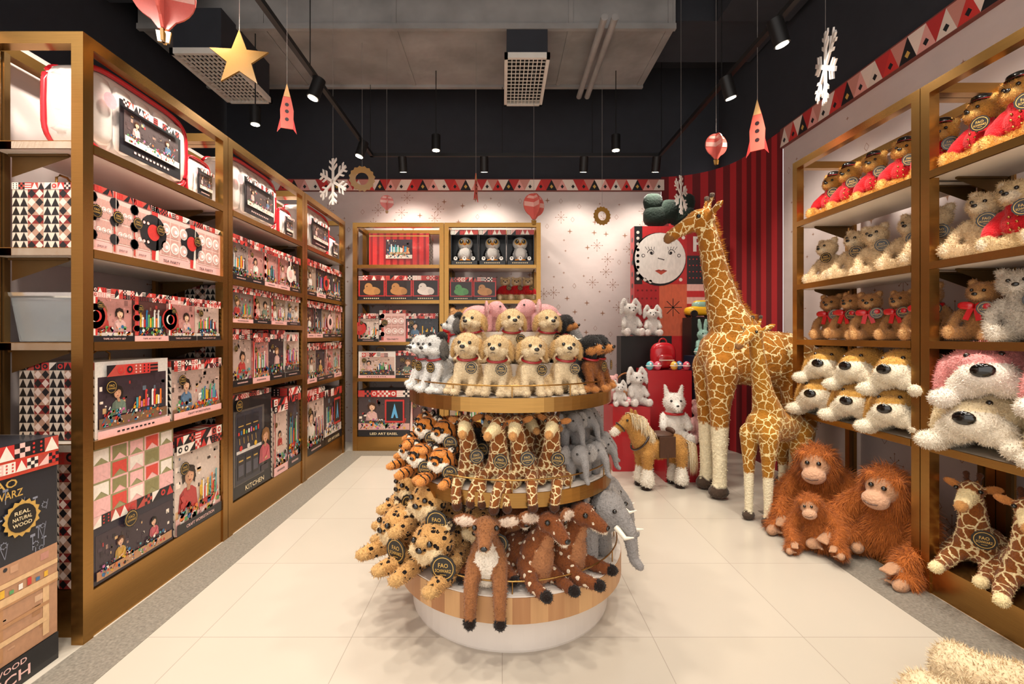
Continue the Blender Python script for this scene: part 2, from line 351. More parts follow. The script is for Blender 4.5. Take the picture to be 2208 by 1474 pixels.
def cat(mat,cb,cw,ear,cp=None):
    P0=H(cb,0.0);w=H(cw);e=H(ear);pw=H(cp) if cp else w
    pr=K([(0,.5,.17,.15),(0,.2,.19,.16),(0,-.02,.2,.14)],P0)+E((0,-.2,.3),(.18,.16,.155),P0)+E((.075,-.31,.25),(.085,.065,.06),w,m=1)+E((0,-.32,.21),(.08,.06,.055),w)+E((0,-.33,.29),(.035,.06,.04),P0)
    pr+=E((.13,-.16,.44),(.06,.03,.06),e,m=1)+E((.125,-.185,.435),(.03,.015,.03),w,m=1)+K([(.13,.0,.13,.085),(.17,-.22,.07,.07),(.17,-.42,.055,.065)],P0,1)+E((.17,-.46,.05),(.07,.075,.05),pw,m=1)
    pr+=K([(.15,.45,.13,.12),(.24,.3,.09,.09),(.25,.18,.06,.065)],P0,1)+K([(0,.6,.12,.045),(.2,.7,.06,.04),(.32,.6,.05,.04)],P0)
    b,f=blob('toy_big_cat',pr,.017,mat,4,(7500,.024,.004,(0,.15,-.15),.35,1))
    return proto('toy_big_cat','plush cat',b,f,((.08,-.355,.345),.025),((0,-.39,.29),(.034,.02,.024)),((.2,-.34,.18),.1,20))
TIG=cat(PTIG,'cf7c30','ece0cc','1a0f0a','d08a48'); LEO=cat(PLEO,'c8985c','dfc498','2a1a10','c49a62'); PAN=cat(PBL,'17110f','2a201c','17110f')
def eleph(cm,ci,name='toy_elephant'):
    m=H(cm);i=H(ci)
    pr=E((0,.2,.38),(.24,.32,.25),m)+E((0,-.2,.52),(.185,.18,.2),m)+E((0,-.22,.62),(.12,.12,.1),m)+K([(0,-.33,.5,.095),(0,-.42,.38,.078),(0,-.45,.24,.06),(0,-.47,.12,.05),(0,-.53,.07,.045)],m)
    pr+=E((.27,-.1,.52),(.16,.035,.2),m,(0,0,-25),1)+E((.275,-.125,.51),(.12,.02,.155),i,(0,0,-25),1)
    pr+=K([(.14,-.05,.3,.115),(.15,-.07,.08,.1)],m,1)+K([(.15,.4,.3,.125),(.16,.42,.08,.105)],m,1)+K([(0,.5,.42,.03),(0,.56,.2,.025)],m)
    b,f=blob(name,pr,.02,PL,4,(5500,.02,.004,(0,0,-.15),.35,1)); ex=[]
    for s in(1,-1):
        tk=MB(); tk.tube([(s*.09,-.33,.42),(s*.12,-.44,.35),(s*.12,-.52,.38)],[.03,.022,.006],H('f2ead8'),0,8); ex.append(('tusk',tk.mesh('tusk',[MG]),Matrix(),'white tusk'))
    return proto(name,'plush elephant',b,f,((.13,-.335,.58),.022),None,((.2,-.25,.3),.09,20),ex)
ELG=eleph('8e8986','a59e98'); ELP=eleph('dca2a1','e8beba')
def giraffe_sit(hang=True):
    p=H('a05a24',0.0);c=H('ecd6a4');d=H('4a2814');mn=H('7a4018')
    pr=E((0,.2,.2),(.2,.27,.19),p)+E((0,.0,.26),(.17,.14,.18),p)+K([(0,0,.3,.15),(0,-.05,.47,.12),(0,-.09,.7,.095)],p)+E((0,-.13,.81),(.1,.12,.095),p)+K([(0,-.2,.78,.082),(0,-.34,.72,.066)],c)+K([(0,-.38,.705,.056),(0,-.39,.7,.056)],H('c08a50'))
    pr+=E((.15,-.08,.85),(.085,.024,.045),H('b87840'),(0,-20,0),1)+K([(.04,-.08,.87,.024),(.05,-.06,.95,.022)],d,1)+E((.05,-.06,.965),(.032,.032,.03),d,m=1)+K([(0,.12,.38,.035),(0,.08,.55,.035),(0,.03,.82,.035)],mn)
    if hang: pr+=K([(.12,-.02,.16,.095),(.15,-.26,.09,.074),(.16,-.36,-.02,.064),(.16,-.38,-.1,.06)],p,1)+E((.16,-.385,-.16),(.066,.07,.07),d,m=1)
    else: pr+=K([(.11,-.02,.16,.09),(.16,-.25,.07,.07),(.16,-.42,.06,.06)],p,1)+E((.16,-.47,.06),(.062,.07,.06),c,m=1)
    pr+=K([(.14,.3,.15,.12),(.24,.06,.07,.07),(.24,-.06,.06,.062)],p,1)
    b,f=blob('toy_giraffe',pr,.015,PGIR,4,(7000,.018,.0035,(0,.05,-.2),.35,1))
    return proto('toy_giraffe','plush giraffe',b,f,((.09,-.2,.835),.021),None,((.12,-.22,.38),.09,20))
GIR=giraffe_sit(True); GIR2=giraffe_sit(False)
def deer(fawn=False):
    p=H('96522a',0.0);q=H('96522a',0.0) if fawn else H('94603a');w=H('a8714a') if fawn else H('ece0ce');d=H('1e1410'); wm=H('e8d8c0')
    pr=E((0,.2,.22),(.2,.28,.2),p)+E((0,-.04,.3),(.18,.14,.19),q)+E((0,-.14,.25),(.125,.1,.18),w)+E((0,-.1,.1),(.13,.12,.1),w)+K([(0,-.06,.4,.13),(0,-.14,.52,.1)],q)+K([(0,-.17,.42,.08),(0,-.2,.52,.06)],w)+E((0,-.2,.63),(.13,.13,.11),q)+K([(0,-.29,.6,.085),(0,-.42,.54,.058)],q)+K([(0,-.34,.55,.06),(0,-.43,.515,.046)],wm)
    pr+=E((.22,-.13,.67),(.13,.03,.07),H('8a5430'),(0,-6,0),1)+E((.225,-.16,.67),(.095,.015,.045),H('e0c8b2'),(0,-6,0),1)
    if fawn: pr+=K([(.11,-.02,.16,.09),(.17,-.25,.07,.065),(.17,-.4,.06,.055)],p,1)+E((.17,-.45,.06),(.06,.065,.055),d,m=1)
    else: pr+=K([(.12,-.1,.24,.09),(.14,-.29,.12,.075),(.14,-.35,-.03,.064),(.145,-.36,-.14,.058)],q,1)+E((.145,-.365,-.21),(.062,.067,.07),d,m=1)
    pr+=K([(.14,.35,.16,.11),(.25,.1,.08,.07),(.27,-.02,.06,.06)],p,1)+E((.27,-.07,.055),(.055,.065,.05),d,m=1)
    b,f=blob('toy_deer',pr,.016,PDEER,4,(8000,.024,.0038,(0,.05,-.2),.35,1))
    return proto('toy_deer','plush deer',b,f,((.108,-.285,.66),.027),((0,-.475,.54),(.034,.018,.024)),((.22,-.15,.45),.09,20))
DEER=deer(); FAWN=deer(True)
def stand_giraffe(k=1.0,mat=None):
    p=H('a86c22',0.0);c=H('efe3c2');d=H('4c3d33');mn=H('b87020')
    pr=K([(0,-.2,1.14,.21*k),(0,.05,1.12,.205*k),(0,.3,1.1,.2*k)],p)+E((0,-.14,1.27),(.13*k,.2*k,.15),p)+K([(0,-.12,1.25,.185*k),(0,-.22,1.5,.125*k),(0,-.3,1.82,.092*k),(0,-.37,2.16,.08)],p)
    pr+=E((0,-.42,2.26),(.085,.12,.09),p)+K([(0,-.46,2.25,.08),(0,-.58,2.18,.06),(0,-.66,2.13,.052)],p)+K([(0,-.67,2.12,.05),(0,-.69,2.1,.045)],H('8a6038'))
    pr+=E((.15,-.36,2.32),(.085,.02,.04),p,(0,-25,15),1)+K([(.04,-.38,2.32,.022),(.05,-.35,2.43,.02)],p,1)+E((.05,-.35,2.45),(.032,.032,.03),d,m=1)
    pr+=K([(.12,-.3,1.05,.12*k),(.12,-.32,.75,.075*k),(.12,-.32,.58,.062*k)],p,1)+K([(.12,-.32,.58,.062*k),(.12,-.32,.3,.05*k),(.12,-.32,.12,.05*k)],c,1)+E((.12,-.33,.055),(.07,.085,.055),d,m=1)
    pr+=K([(.12,.34,1.03,.155*k),(.12,.3,.78,.1*k),(.12,.38,.6,.062*k)],p,1)+K([(.12,.38,.6,.06*k),(.12,.36,.3,.05*k),(.12,.36,.12,.05*k)],c,1)+E((.12,.34,.055),(.07,.085,.055),d,m=1)
    pr+=K([(0,.5,1.1,.03),(0,.53,.85,.025),(0,.53,.65,.04)],mn)
    b,f=blob('toy_giraffe',pr,.02,mat or PBIG,4,(7000,.014,.0045,(0,.05,-.5),.2,1))
    rr=random.Random(2); mb=MB()
    pth=[(0,.05,1.4),(0,-.09,1.55),(0,-.2,1.82),(0,-.29,2.15),(0,-.34,2.32)]
    for i in range(900):
        t=rr.random()*3.999; q=int(t); u=t-q; a=Vector(pth[q]).lerp(Vector(pth[q+1]),u); a.x+=rr.uniform(-.02,.02)
        e=a+Vector((rr.uniform(-.02,.02),rr.uniform(.01,.05),rr.uniform(-.02,.04))); a.y-=.05
        cc=H(rr.choice(['b87020','8a5018','d09038'])); mb.poly([a+Vector((0,0,-.006)),a+Vector((0,0,.006)),e],cc)
    return proto('toy_giraffe','plush giraffe',b,f,((.075,-.47,2.27),.018),None,None,[('mane',mb.mesh('mane',[PL]),Matrix(),None)])
BGIR=stand_giraffe(1.14); SGIR=stand_giraffe(1.0,plush('plush_giraffe_small','gir','a87022','eedaa0',11,.048))
def orang():
    o=H('b8682e');s=H('b48868');s2=H('c79a7c')
    pr=E((0,.05,.31),(.25,.2,.31),o)+E((0,-.03,.28),(.21,.18,.23),o)+E((0,-.02,.56),(.23,.17,.15),o)+E((0,-.12,.72),(.19,.17,.18),o)+E((0,-.25,.71),(.125,.065,.115),s)+E((0,-.32,.62),(.11,.09,.085),s2)+E((0,-.295,.67),(.04,.05,.05),s)+E((.19,-.1,.72),(.03,.02,.035),s,m=1)
    pr+=E((.1,-.22,.82),(.06,.05,.03),o,m=1)
    pr+=K([(.2,0,.54,.1),(.36,-.14,.34,.085),(.3,-.4,.2,.07)],o,1)+E((.26,-.49,.17),(.055,.07,.035),s,m=1)
    for i in range(4): pr+=K([(.22+.028*i,-.53,.17,.016),(.21+.028*i,-.6,.145,.014)],s,1)
    pr+=K([(.12,0,.13,.13),(.3,-.25,.16,.1),(.34,-.46,.09,.08)],o,1)+E((.35,-.55,.07),(.055,.09,.05),s,m=1)+K([(.3,-.53,.06,.02),(.25,-.58,.07,.018)],s,1)
    b,f=blob('toy_orangutan',pr,.017,PL,4,(34000,.1,.0022,(0,.04,-.7),.34,2),(s,s2))
    mb=MB(); mb.tube([(-.055,-.4,.605),(0,-.412,.593),(.055,-.4,.605)],.005,H('4a2818'),0,6)
    return proto('toy_orangutan','plush orangutan',b,f,((.05,-.315,.745),.022),None,None,[('mouth',mb.mesh('mouth',[MG]),Matrix(),None)])
ORA=orang()
def critter(kind,cm,cl):
    m=H(cm);l=H(cl)
    pr=E((0,.03,.27),(.19,.17,.25),m)+E((0,-.02,.62),(.17,.155,.15),m)+K([(.15,-.02,.4,.065),(.19,-.14,.26,.06)],m,1)+K([(.11,0,.1,.1),(.17,-.26,.08,.08)],m,1)+E((.175,-.31,.1),(.075,.05,.09),l,m=1)+K([(0,0,.4,.12),(0,-.01,.55,.12)],m)
    ex=[]
    if kind=='rabbit': pr+=E((0,-.15,.58),(.07,.06,.05),l)+K([(.07,.02,.74,.04),(.14,.02,.86,.045),(.21,-.02,.74,.045),(.23,-.05,.54,.042)],m,1)
    if kind=='hare': pr+=E((0,-.15,.58),(.07,.06,.05),l)+K([(.06,.02,.72,.045),(.09,.03,.92,.055),(.1,.03,1.06,.035)],m,1)
    if kind=='lamb': pr+=K([(0,-.12,.6,.09),(0,-.22,.56,.065)],l)+K([(0,0,.5,.11),(0,0,.62,.11)],m)+K([(.1,.02,.74,.045),(.13,.03,.88,.025)],m,1)
    if kind=='pig': pr+=K([(0,-.15,.58,.06),(0,-.21,.58,.055)],l)+E((.12,-.03,.76),(.06,.03,.06),m,m=1)
    b,f=blob('toy_'+kind,pr,.018,PL,4,(6000,.03 if kind!='pig' else .018,.0045,(0,0,-.15),.55,1))
    if kind=='lamb': ex=[('collar',torus_part((0,-.01,.45),.14,.022,'b8161e'),Matrix(),'red collar')]
    return proto('toy_'+kind,'plush '+kind,b,f,((.07,-.155,.66),.02),((0,-.22 if kind in('rabbit','hare') else -.275,.6),(.022,.012,.016)),None,ex)
BUN=critter('rabbit','e0d9d3','eee6e0'); HARE=critter('hare','9cc0b4','e2dcd4'); LAMB=critter('lamb','e6e0d8','ece6de'); PIG=critter('pig','deaaa6','e8bcb8')
def pony():
    m=H('b98848');w=H('e6ded0');d=H('2a1d16')
    pr=K([(0,.35,.58,.165),(0,.1,.56,.165),(0,-.1,.58,.165)],m)+K([(0,-.18,.66,.14),(0,-.3,.86,.105),(0,-.34,.93,.1)],m)+E((0,-.37,.96),(.09,.11,.1),m)+K([(0,-.42,.93,.075),(0,-.55,.84,.06)],m)+K([(0,-.56,.83,.062),(0,-.6,.8,.055)],w)
    pr+=E((.06,-.3,1.08),(.025,.025,.06),m,(10,12,0),1)
    for y in(-.14,.38):
        pr+=K([(.1,y,.5,.1),(.105,y,.3,.065)],m,1)+K([(.105,y,.27,.07),(.105,y,.12,.1)],w,1)+K([(.105,y-.01,.05,.062),(.105,y-.02,.035,.068)],d,1)
    b,f=blob('toy_pony',pr,.017,PL,4,(9000,.032,.004,(0,.1,-.3),.4,1))
    rr=random.Random(5)
    def hair(pth,n,L,sp):
        mb=MB()
        for i in range(n):
            t=rr.random()*(len(pth)-1.001); k=int(t); a=Vector(pth[k]).lerp(Vector(pth[k+1]),t-k)+Vector((rr.uniform(-sp,sp),rr.uniform(-.02,.02),0))
            sx=1 if a.x>0 else -1
            md=a+Vector((sx*rr.uniform(.07,.12),rr.uniform(-.02,.05),rr.uniform(-.05,.0))); e=md+Vector((sx*.015,rr.uniform(-.02,.04),-L*rr.uniform(.5,1)))
            cc=H(rr.choice(['e6d0aa','eedebf','d4b88c'])); q=Vector((0,.006,0)); mb.poly([a-q,a+q,md+q,md-q],cc); mb.poly([md-q,md+q,e],cc)
        return mb
    mane=hair([(0,-.36,1.07),(0,-.24,1.04),(0,-.17,.92),(0,-.08,.78)],1300,.2,.03); tail=hair([(0,.5,.66),(0,.56,.6)],500,.45,.02)
    sd=MB(); sd.M=T(0,.12,.7); sd.sup((0,0,.05),(.16,.18,.045),.9,(1,1,1,1),0,16); sd.sup((0,.15,.1),(.12,.04,.05),1,(1,1,1,1),0,12); sd.sup((0,-.14,.09),(.06,.03,.04),1,(1,1,1,1),0,10)
    for s in(1,-1): sd.box((s*.19-.012,-.12,-.24),(s*.19+.008,.12,.05)); sd.tube([(s*.195,0,-.2),(s*.2,0,-.36)],.014)
    br=MB(); br.M=T(0,-.5,.875)@RX(-50); br.ring((0,0,0),.08,.01,H('2a1710')); br.M=T(0,-.2,.68)@RX(50); br.ring((0,0,0),.17,.016,H('2a1710'))
    return proto('toy_pony','plush pony',b,f,((.08,-.43,.98),.018),None,None,[('mane',mane.mesh('mane',[PL]),Matrix(),'pale cream mane'),('tail',tail.mesh('tail',[PL]),Matrix(),'pale cream tail'),('saddle',sd.mesh('saddle',[SUED]),Matrix(),'brown saddle'),('bridle',br.mesh('bridle',[MG]),Matrix(),'dark bridle')])
PONY=pony()
def penguin():
    k=H('16161a');w=H('f4f0ea')
    pr=E((0,.02,.3),(.3,.24,.3),w)+E((0,.05,.34),(.31,.22,.28),k)+E((0,0,.72),(.29,.24,.25),w)+E((0,.06,.76),(.29,.22,.25),k)+E((.1,-.16,.74),(.13,.09,.15),w,m=1)+E((.3,-.02,.35),(.05,.1,.2),k,(0,-18,0),1)+E((0,-.2,.32),(.22,.1,.24),w)+E((.13,-.22,.04),(.1,.12,.045),H('e08a2c'),m=1)+E((0,-.27,.66),(.055,.06,.04),H('e08a2c'))
    return blob('penguin',pr,.022,PL,4)[0]
PEN=penguin()
# ---------------------------------------------------------------- printed packaging
PAL=[H(x) for x in('c93430','15151a','f0c3bb','f3e7da','b8473c','15151a','c93430')]
def header(b,x0,x1,z0,z1,r,k=1):
    h=z1-z0; n=max(2,round((x1-x0)/h)); w=(x1-x0)/n
    for i in range(n):
        a=x0+i*w; bg=r.choice(PAL); b.R(a,z0,a+w,z1,bg,k); fg=r.choice([c for c in PAL if c!=bg]); t=r.randrange(6)
        if t==0: b.Ci(a+w/2,(z0+z1)/2,h*.33,fg,k+1); b.Ci(a+w/2,(z0+z1)/2,h*.15,bg,k+2)
        elif t==1: b.P([(a,z0),(a+w,z0),(a+w,z1)],fg,k+1)
        elif t==2:
            for p in range(2):
                for q in range(3): b.Ci(a+w*(.25+.5*p),z0+h*(.2+.3*q),h*.09,fg,k+1,8)
        elif t==3:
            for q in range(3): b.R(a,z0+h*q/3,a+w,z0+h*(q/3+.17),fg,k+1)
        elif t==4: b.P([(a,z0),(a+w/2,z1),(a+w,z0)],fg,k+1)
        else:
            for p in range(3):
                for q in range(3):
                    if (p+q)%2: b.R(a+w*p/3,z0+h*q/3,a+w*(p+1)/3,z0+h*(q+1)/3,fg,k+1)
def harle(b,x0,x1,z0,z1,n=3,k=1):
    w=(x1-x0)/n; m=max(1,round((z1-z0)/(w*1.15))); h=(z1-z0)/m
    b.R(x0,z0,x1,z1,H('e3d3c2'),k)
    for i in range(n):
        for j in range(m):
            a=x0+i*w; c=z0+j*h
            if (i//2)%2==0: b.P([(a,c),(a+w,c),(a+w/2,c+h)],H('17161a'),k+1)
            else: b.R(a,c,a+w,c+h,H('b9907a' if j%3 else '8a2c28'),k+1); b.P([(a+w/2,c),(a+w,c+h/2),(a+w/2,c+h),(a,c+h/2)],H('f0d8cc' if (i+j)%2 else '17161a'),k+2)
def shade(c,f): return tuple(min(1,x*f) for x in c[:3])+(1,)
def kid(b,x,z,s,r,k):
    sk=H(r.choice(['e0b090','cf9a78','e8bc9c'])); hr=H(r.choice(['2a1a12','4a2c1a','8a6038','1c1410'])); sh=H(r.choice(['e8ddd0','c86068','5a7a98','c89c48','e0b4ac','b83c38','708070','f0e8e0']))
    t=r.uniform(-.15,.15)*s; q=r.choice((-1,1))
    b.P([(x-s*.8,z-s*1.8),(x+s*.8,z-s*1.8),(x+s*.66,z-s*.85),(x+s*.3,z-s*.58),(x-s*.3,z-s*.58),(x-s*.66,z-s*.85)],sh,k)
    b.P([(x-s*.8,z-s*1.8),(x-s*.3,z-s*1.8),(x-s*.35,z-s*.7),(x-s*.66,z-s*.85)],shade(sh,.7),k+1)
    b.P([(x-s*.13,z-s*.75),(x+s*.13,z-s*.75),(x+t+s*.13,z-s*.35),(x+t-s*.13,z-s*.35)],shade(sk,.8),k+2)
    b.P([(x+t-s*.5,z-s*.35),(x+t-s*.56,z+s*.1),(x+t-s*.4,z+s*.48),(x+t,z+s*.62),(x+t+s*.4,z+s*.48),(x+t+s*.56,z+s*.1),(x+t+s*.5,z-s*.5),(x+t+s*.2,z-s*.2),(x+t-s*.3,z-s*.2)],hr,k+2)
    b.Ci(x+t+q*s*.04,z-s*.02,s*.36,sk,k+3,18,s*.43); b.Ci(x+t+q*s*.16,z-s*.08,s*.2,shade(sk,1.15),k+4,14,s*.24)
    b.P([(x+t-s*.4,z+s*.05),(x+t-q*s*.05,z+s*.3),(x+t+s*.42,z+s*.1),(x+t+s*.34,z+s*.46),(x+t-s*.34,z+s*.46)],hr,k+5)
    for e in(-1,1): b.Ci(x+t+q*s*.06+e*s*.14,z+s*.0,s*.035,H('1c1410'),k+5,8,s*.025)
    b.P([(x+t+q*s*.06-s*.12,z-s*.2),(x+t+q*s*.06+s*.12,z-s*.2),(x+t+q*s*.06,z-s*.28)],H('a04848'),k+5)
    b.line(x-q*s*.55,z-s*.95,x-q*s*.25,z-s*1.5,s*.22,shade(sh,1.1),k+5); b.line(x-q*s*.25,z-s*1.5,x+q*s*.1,z-s*1.6,s*.15,sk,k+6)
TOYC=['c93430','2c6ea0','e8b430','5aa060','f4ece2','c870a0','e87830','48a0a8','f4ece2','2a2420']
def product(b,x0,x1,z0,z1,r,k):
    W=x1-x0;Hh=z1-z0
    b.P([(x0+W*.1,z0+Hh*.2),(x1-W*.08,z0+Hh*.26),(x1-W*.16,z0+Hh*.5),(x0+W*.18,z0+Hh*.46)],H(r.choice(['f0e4d8','d8a878','c93430','2a2c38'])),k)
    n=int(5+W/.03)
    for i in range(n):
        x=x0+W*(.14+.7*i/n); c=H(r.choice(TOYC)); h=Hh*r.uniform(.15,.42); w=W*.6/n
        z=z0+Hh*.34; t=r.random()
        b.R(x,z,x+w,z+h,shade(c,.9),k+1); b.R(x,z,x+w*.35,z+h,shade(c,1.3),k+2)
        if t<.5: b.Ci(x+w/2,z+h,w*.6,shade(c,1.1),k+3,12)
        else: b.R(x+w*.2,z+h,x+w*.8,z+h+w*.5,H('2a2420'),k+3)
def photo(b,x0,x1,z0,z1,r,k=1,dark=False):
    W=x1-x0;Hh=z1-z0; dk=dark or r.random()<.35; bg=H(r.choice(['3a2c34','4a3c3c','2c3038','5c3430'] if dk else ['d8bcae','c0a498','a8907e','94807a','d8c4b6','c88c84'])); b.R(x0,z0,x1,z1,bg,k)
    for i in range(int(26+W/.008)): 
        q=r.uniform(.03,.14)*min(W,Hh); x=r.uniform(x0,x1-q);z=r.uniform(z0,z1-q); c=shade(bg,r.uniform(.5,1.6)) if r.random()<.7 else H(r.choice(['f0e0d0','9a7a6a','b93c38','6a7a88','d0a878','403430']))
        b.R(x,z,min(x1,x+q*r.uniform(.3,1)),min(z1,z+q*r.uniform(.4,1)),c,k+1)
    s=min(Hh*.24,W*.26); mode=r.random()
    if mode<.3: product(b,x0,x1,z0,z1,r,k+2)
    elif mode<.65 and W>Hh*.8: kid(b,x0+W*.27,z0+Hh*.66,s,r,k+2); product(b,x0+W*.42,x1,z0,z0+Hh*.85,r,k+9)
    else:
        n=1 if W<Hh*1.0 else 2
        for i in range(n): kid(b,x0+W*(i+.5)/n+r.uniform(-.06,.06)*W,z0+Hh*r.uniform(.6,.7),s*r.uniform(.8,1.05),r,k+2)
    tb_=H(r.choice(['e4d6c8','b88860','d8a8a0','7a5a42','3a302c'])); b.R(x0,z0,x1,z0+Hh*.2,tb_,k+9)
    for i in range(int(18+W/.006)):
        x=r.uniform(x0+.03*W,x1-.1*W); z=z0+Hh*r.uniform(.02,.3); q=Hh*r.uniform(.015,.045); c=shade(H(r.choice(TOYC)),r.uniform(.7,1))
        t=r.random()
        if t<.4: b.Ci(x+q,z+q,min(q,W*.08),c,k+10,10)
        elif t<.8: b.R(x,z,min(x+q*1.5,x1),z+q*1.4,c,k+10)
        else: b.line(x,z,min(x+q*2,x1),z+q*3,q*.5,c,k+10)
def sealtag(b,x,z,r_,k=16):
    b.St(x,z,r_*1.08,r_*.98,H('15120f'),k,14); b.Ci(x,z,r_*.88,H('c9a050'),k+1); b.Ci(x,z,r_*.8,H('15120f'),k+2); b.text('FAO',x,z+r_*.22,r_*.9,r_*.36,H('c9a050'),k+3); b.text('SCHWARZ',x,z-r_*.2,r_*1.25,r_*.25,H('c9a050'),k+3)
BOXN=[0]
def toybox(w,h,d,style='photo',title=None,seed=None,name='toy_box',side='harle'):
    BOXN[0]+=1; r=random.Random(seed if seed is not None else BOXN[0]); b=MB(); x0,x1=-w/2,w/2
    base={'photo':'3a2c2c','dark':'1d2029','chalk':'1d2029','flags':'b0a47a','kitchen':'16161a','tea':'f0b8b4','case':'f2ece4','suit':'c22c2c','easel':'1c1a20','window':'c22c2c'}[style]
    b.box((x0,0,0),(x1,d,h),H(base)); ft=H('f0b8b4') if r.random()<.4 else H('15151a'); tx=H('15151a') if ft[0]>.5 else H('f0c3bb')
    def strip(z,k=20):
        b.R(x0,0,x1,z,ft,k)
        if title: b.text(title,0,z*.5,w*.62,z*.3,tx,k+1)
        else:
            for q in range(9): b.R(-w*.27+w*.06*q,z*.4,-w*.27+w*.06*q+w*.035,z*.62,tx,k+1)
    if style in('photo','case'):
        if style=='case':
            photo(b,x0+.03*w,x1-.03*w,.12*h,.8*h,r); header(b,x0+w*.1,x1-w*.2,.8*h,.95*h,r,20); strip(.1*h)
        else:
            photo(b,x0,x1,0,h*.85,r); header(b,x0,x1,.82*h,h*.91,r,20); header(b,x0,x1,.91*h,h,r,20); strip(.11*h)
            if r.random()<.4: header(b,x0,x0+w*.1,.12*h,.82*h,r,20)
        sealtag(b,x0+w*.16,h*.66,min(w,h)*.09,20)
    elif style in('dark','chalk'):
        g=H('8a8fa0')
        if style=='dark': header(b,x0,x1,.94*h,h,r,8); b.R(x0,.87*h,x1,.94*h,H('c8402c'),8); b.text('FAO',.1,.845*h,.1,.03,H('c9a050'),10); b.text('SCHWARZ',.09,.8*h,.16,.028,H('c9a050'),10); header(b,.02,x1,.885*h,.93*h,r,9)
        for i in range(60):
            x=r.uniform(x0+.02,x1-.04);z=r.uniform(h*(.5 if style=='dark' else .05),h*(.78 if style=='dark' else .9)); q=r.uniform(.015,.04)
            if i%3==0: b.line(x,z,x+q*.3,z+q*1.6,.002,g); b.line(x,z,x-q*.5,z+q*1.5,.002,g)
            elif i%3==1: b.St(x,z,q*.5,q*.35,g,1,8); b.Ci(x,z,q*.3,H(base),2)
            else: b.R(x,z,x+.003,z+q*1.5,g); b.R(x-.008,z+q*1.5,x+.011,z+q*1.8,g)
        if style=='dark':
            b.R(x0,h*.12,x1,h*.52,H('b98a68'),1)
            for i in range(40):
                x=r.uniform(x0,x1-.06);z=h*r.uniform(.13,.48); b.R(x,z,x+r.uniform(.01,.06),z+r.uniform(.005,.04),H(r.choice(['c89a78','a87850','d8b08c','8c6040','e0c0a0','c08878'])),2)
            wd=H('e0b888'); wd2=H('b8865a')
            b.R(-.05,h*.36,x1,h*.39,wd,4); b.R(-.05,h*.35,x1,h*.36,wd2,4); b.R(.06,h*.14,.09,h*.36,wd,3); b.R(.25,h*.14,.275,h*.36,wd,3); b.R(.06,h*.2,.275,h*.222,wd,4); b.R(.06,h*.27,.275,h*.285,wd2,4); b.R(.09,h*.14,.105,h*.36,wd2,3)
            b.R(.0,h*.43,x1,h*.45,wd,3); b.R(.2,h*.36,.215,h*.43,wd2,3)
            for i in range(8): b.R(.03+.032*i,h*.395,.045+.032*i,h*(.41+.008*(i%3)),H(['c93430','2c6ea0','e8b430','5aa060','f4ece2'][i%5]),5)
            b.St(w*.27,h*.69,.07,.06,H('c9a050'),10,16); b.Ci(w*.27,h*.69,.052,H('15120f'),11)
            for i,t in enumerate(('REAL','NATURAL','WOOD')): b.text(t,w*.27,h*.69+.022-.022*i,.07,.014,H('f0dcb0'),12)
            b.R(x0,0,x1,h*.12,H('15151a'),8); b.text('WOOD',w*.2,h*.094,w*.2,.02,H('f0c3bb'),9); b.text('WORKBENCH',-.03,h*.045,w*.8,.04,H('f0c3bb'),9)
    elif style=='flags':
        cs=['f0b8b4','d94a3c','f3e7da','8c8456']
        for j in range(4):
            for i in range(5):
                a=x0+w*i/5; z=h*(.5+.125*j); c=H(cs[(i+j*2)%4]); b.R(a,z,a+w*.2,z+h*.125,H('9a9468' if (i+j)%2 else 'f0b8b4'),1); b.P([(a+w*.02,z),(a+w*.1,z+.03),(a+w*.18,z),(a+w*.18,z+h*.11),(a+w*.02,z+h*.11)],c,2)
        b.R(x0,0,x1,h*.42,H('2a2430'),2); header(b,x0,x1,h*.42,h*.5,r,3); photo(b,x0+w*.04,x1-w*.04,h*.03,h*.36,r,3,True); sealtag(b,x0+w*.4,h*.38,w*.08,22)
    elif style=='kitchen':
        header(b,x0,x1,.95*h,h,r,3)
        b.R(x0+w*.04,h*.12,x1-w*.2,h*.84,H('5a5450'),1)
        for i in range(30): 
            x=r.uniform(x0+w*.04,x1-w*.28); z=r.uniform(h*.12,h*.8); b.R(x,z,x+w*.06,z+h*.03,shade(H('5a5450'),r.uniform(.7,1.5)),2)
        b.R(x0+w*.08,h*.13,x1-w*.26,h*.82,H('34343e'),3); b.R(x0+w*.1,h*.42,x1-w*.28,h*.45,H('d8d0c8'),4)
        for i in range(3): b.R(x0+w*(.12+.18*i),h*.17,x0+w*(.28+.18*i),h*.4,H('1e1e26'),5); b.R(x0+w*(.15+.18*i),h*.34,x0+w*(.25+.18*i),h*.355,H('c9a050'),6); b.R(x0+w*(.14+.18*i),h*.2,x0+w*(.26+.18*i),h*.31,H('4a4a56'),6)
        for i in range(3): b.R(x0+w*(.12+.18*i),h*.58,x0+w*(.28+.18*i),h*.78,H('24242c'),5); b.Ci(x0+w*(.2+.18*i),h*.47,w*.035,H(['c93430','d8d0c8','e8b430'][i]),6); b.R(x0+w*(.14+.18*i),h*.68,x0+w*(.26+.18*i),h*.69,H('c9a050'),6)
        for i in range(9): b.R(x0+w*(.13+.06*i),h*.6,x0+w*(.165+.06*i),h*(.63+.01*(i%3)),H(TOYC[i%8]),7)
        for i in range(5): b.line(x0+w*(.16+.1*i),h*.57,x0+w*(.17+.1*i),h*.51,w*.012,H('c9a050'),7)
        kid(b,x1-w*.2,h*.5,w*.2,r,8); b.R(x1-w*.3,h*.14,x1-w*.1,h*.2,H('3a3038'),8); sealtag(b,x0+w*.14,h*.89,w*.08); b.text('KITCHEN',w*.05,h*.06,w*.5,.034,H('f0dcb0'),3)
    elif style=='tea':
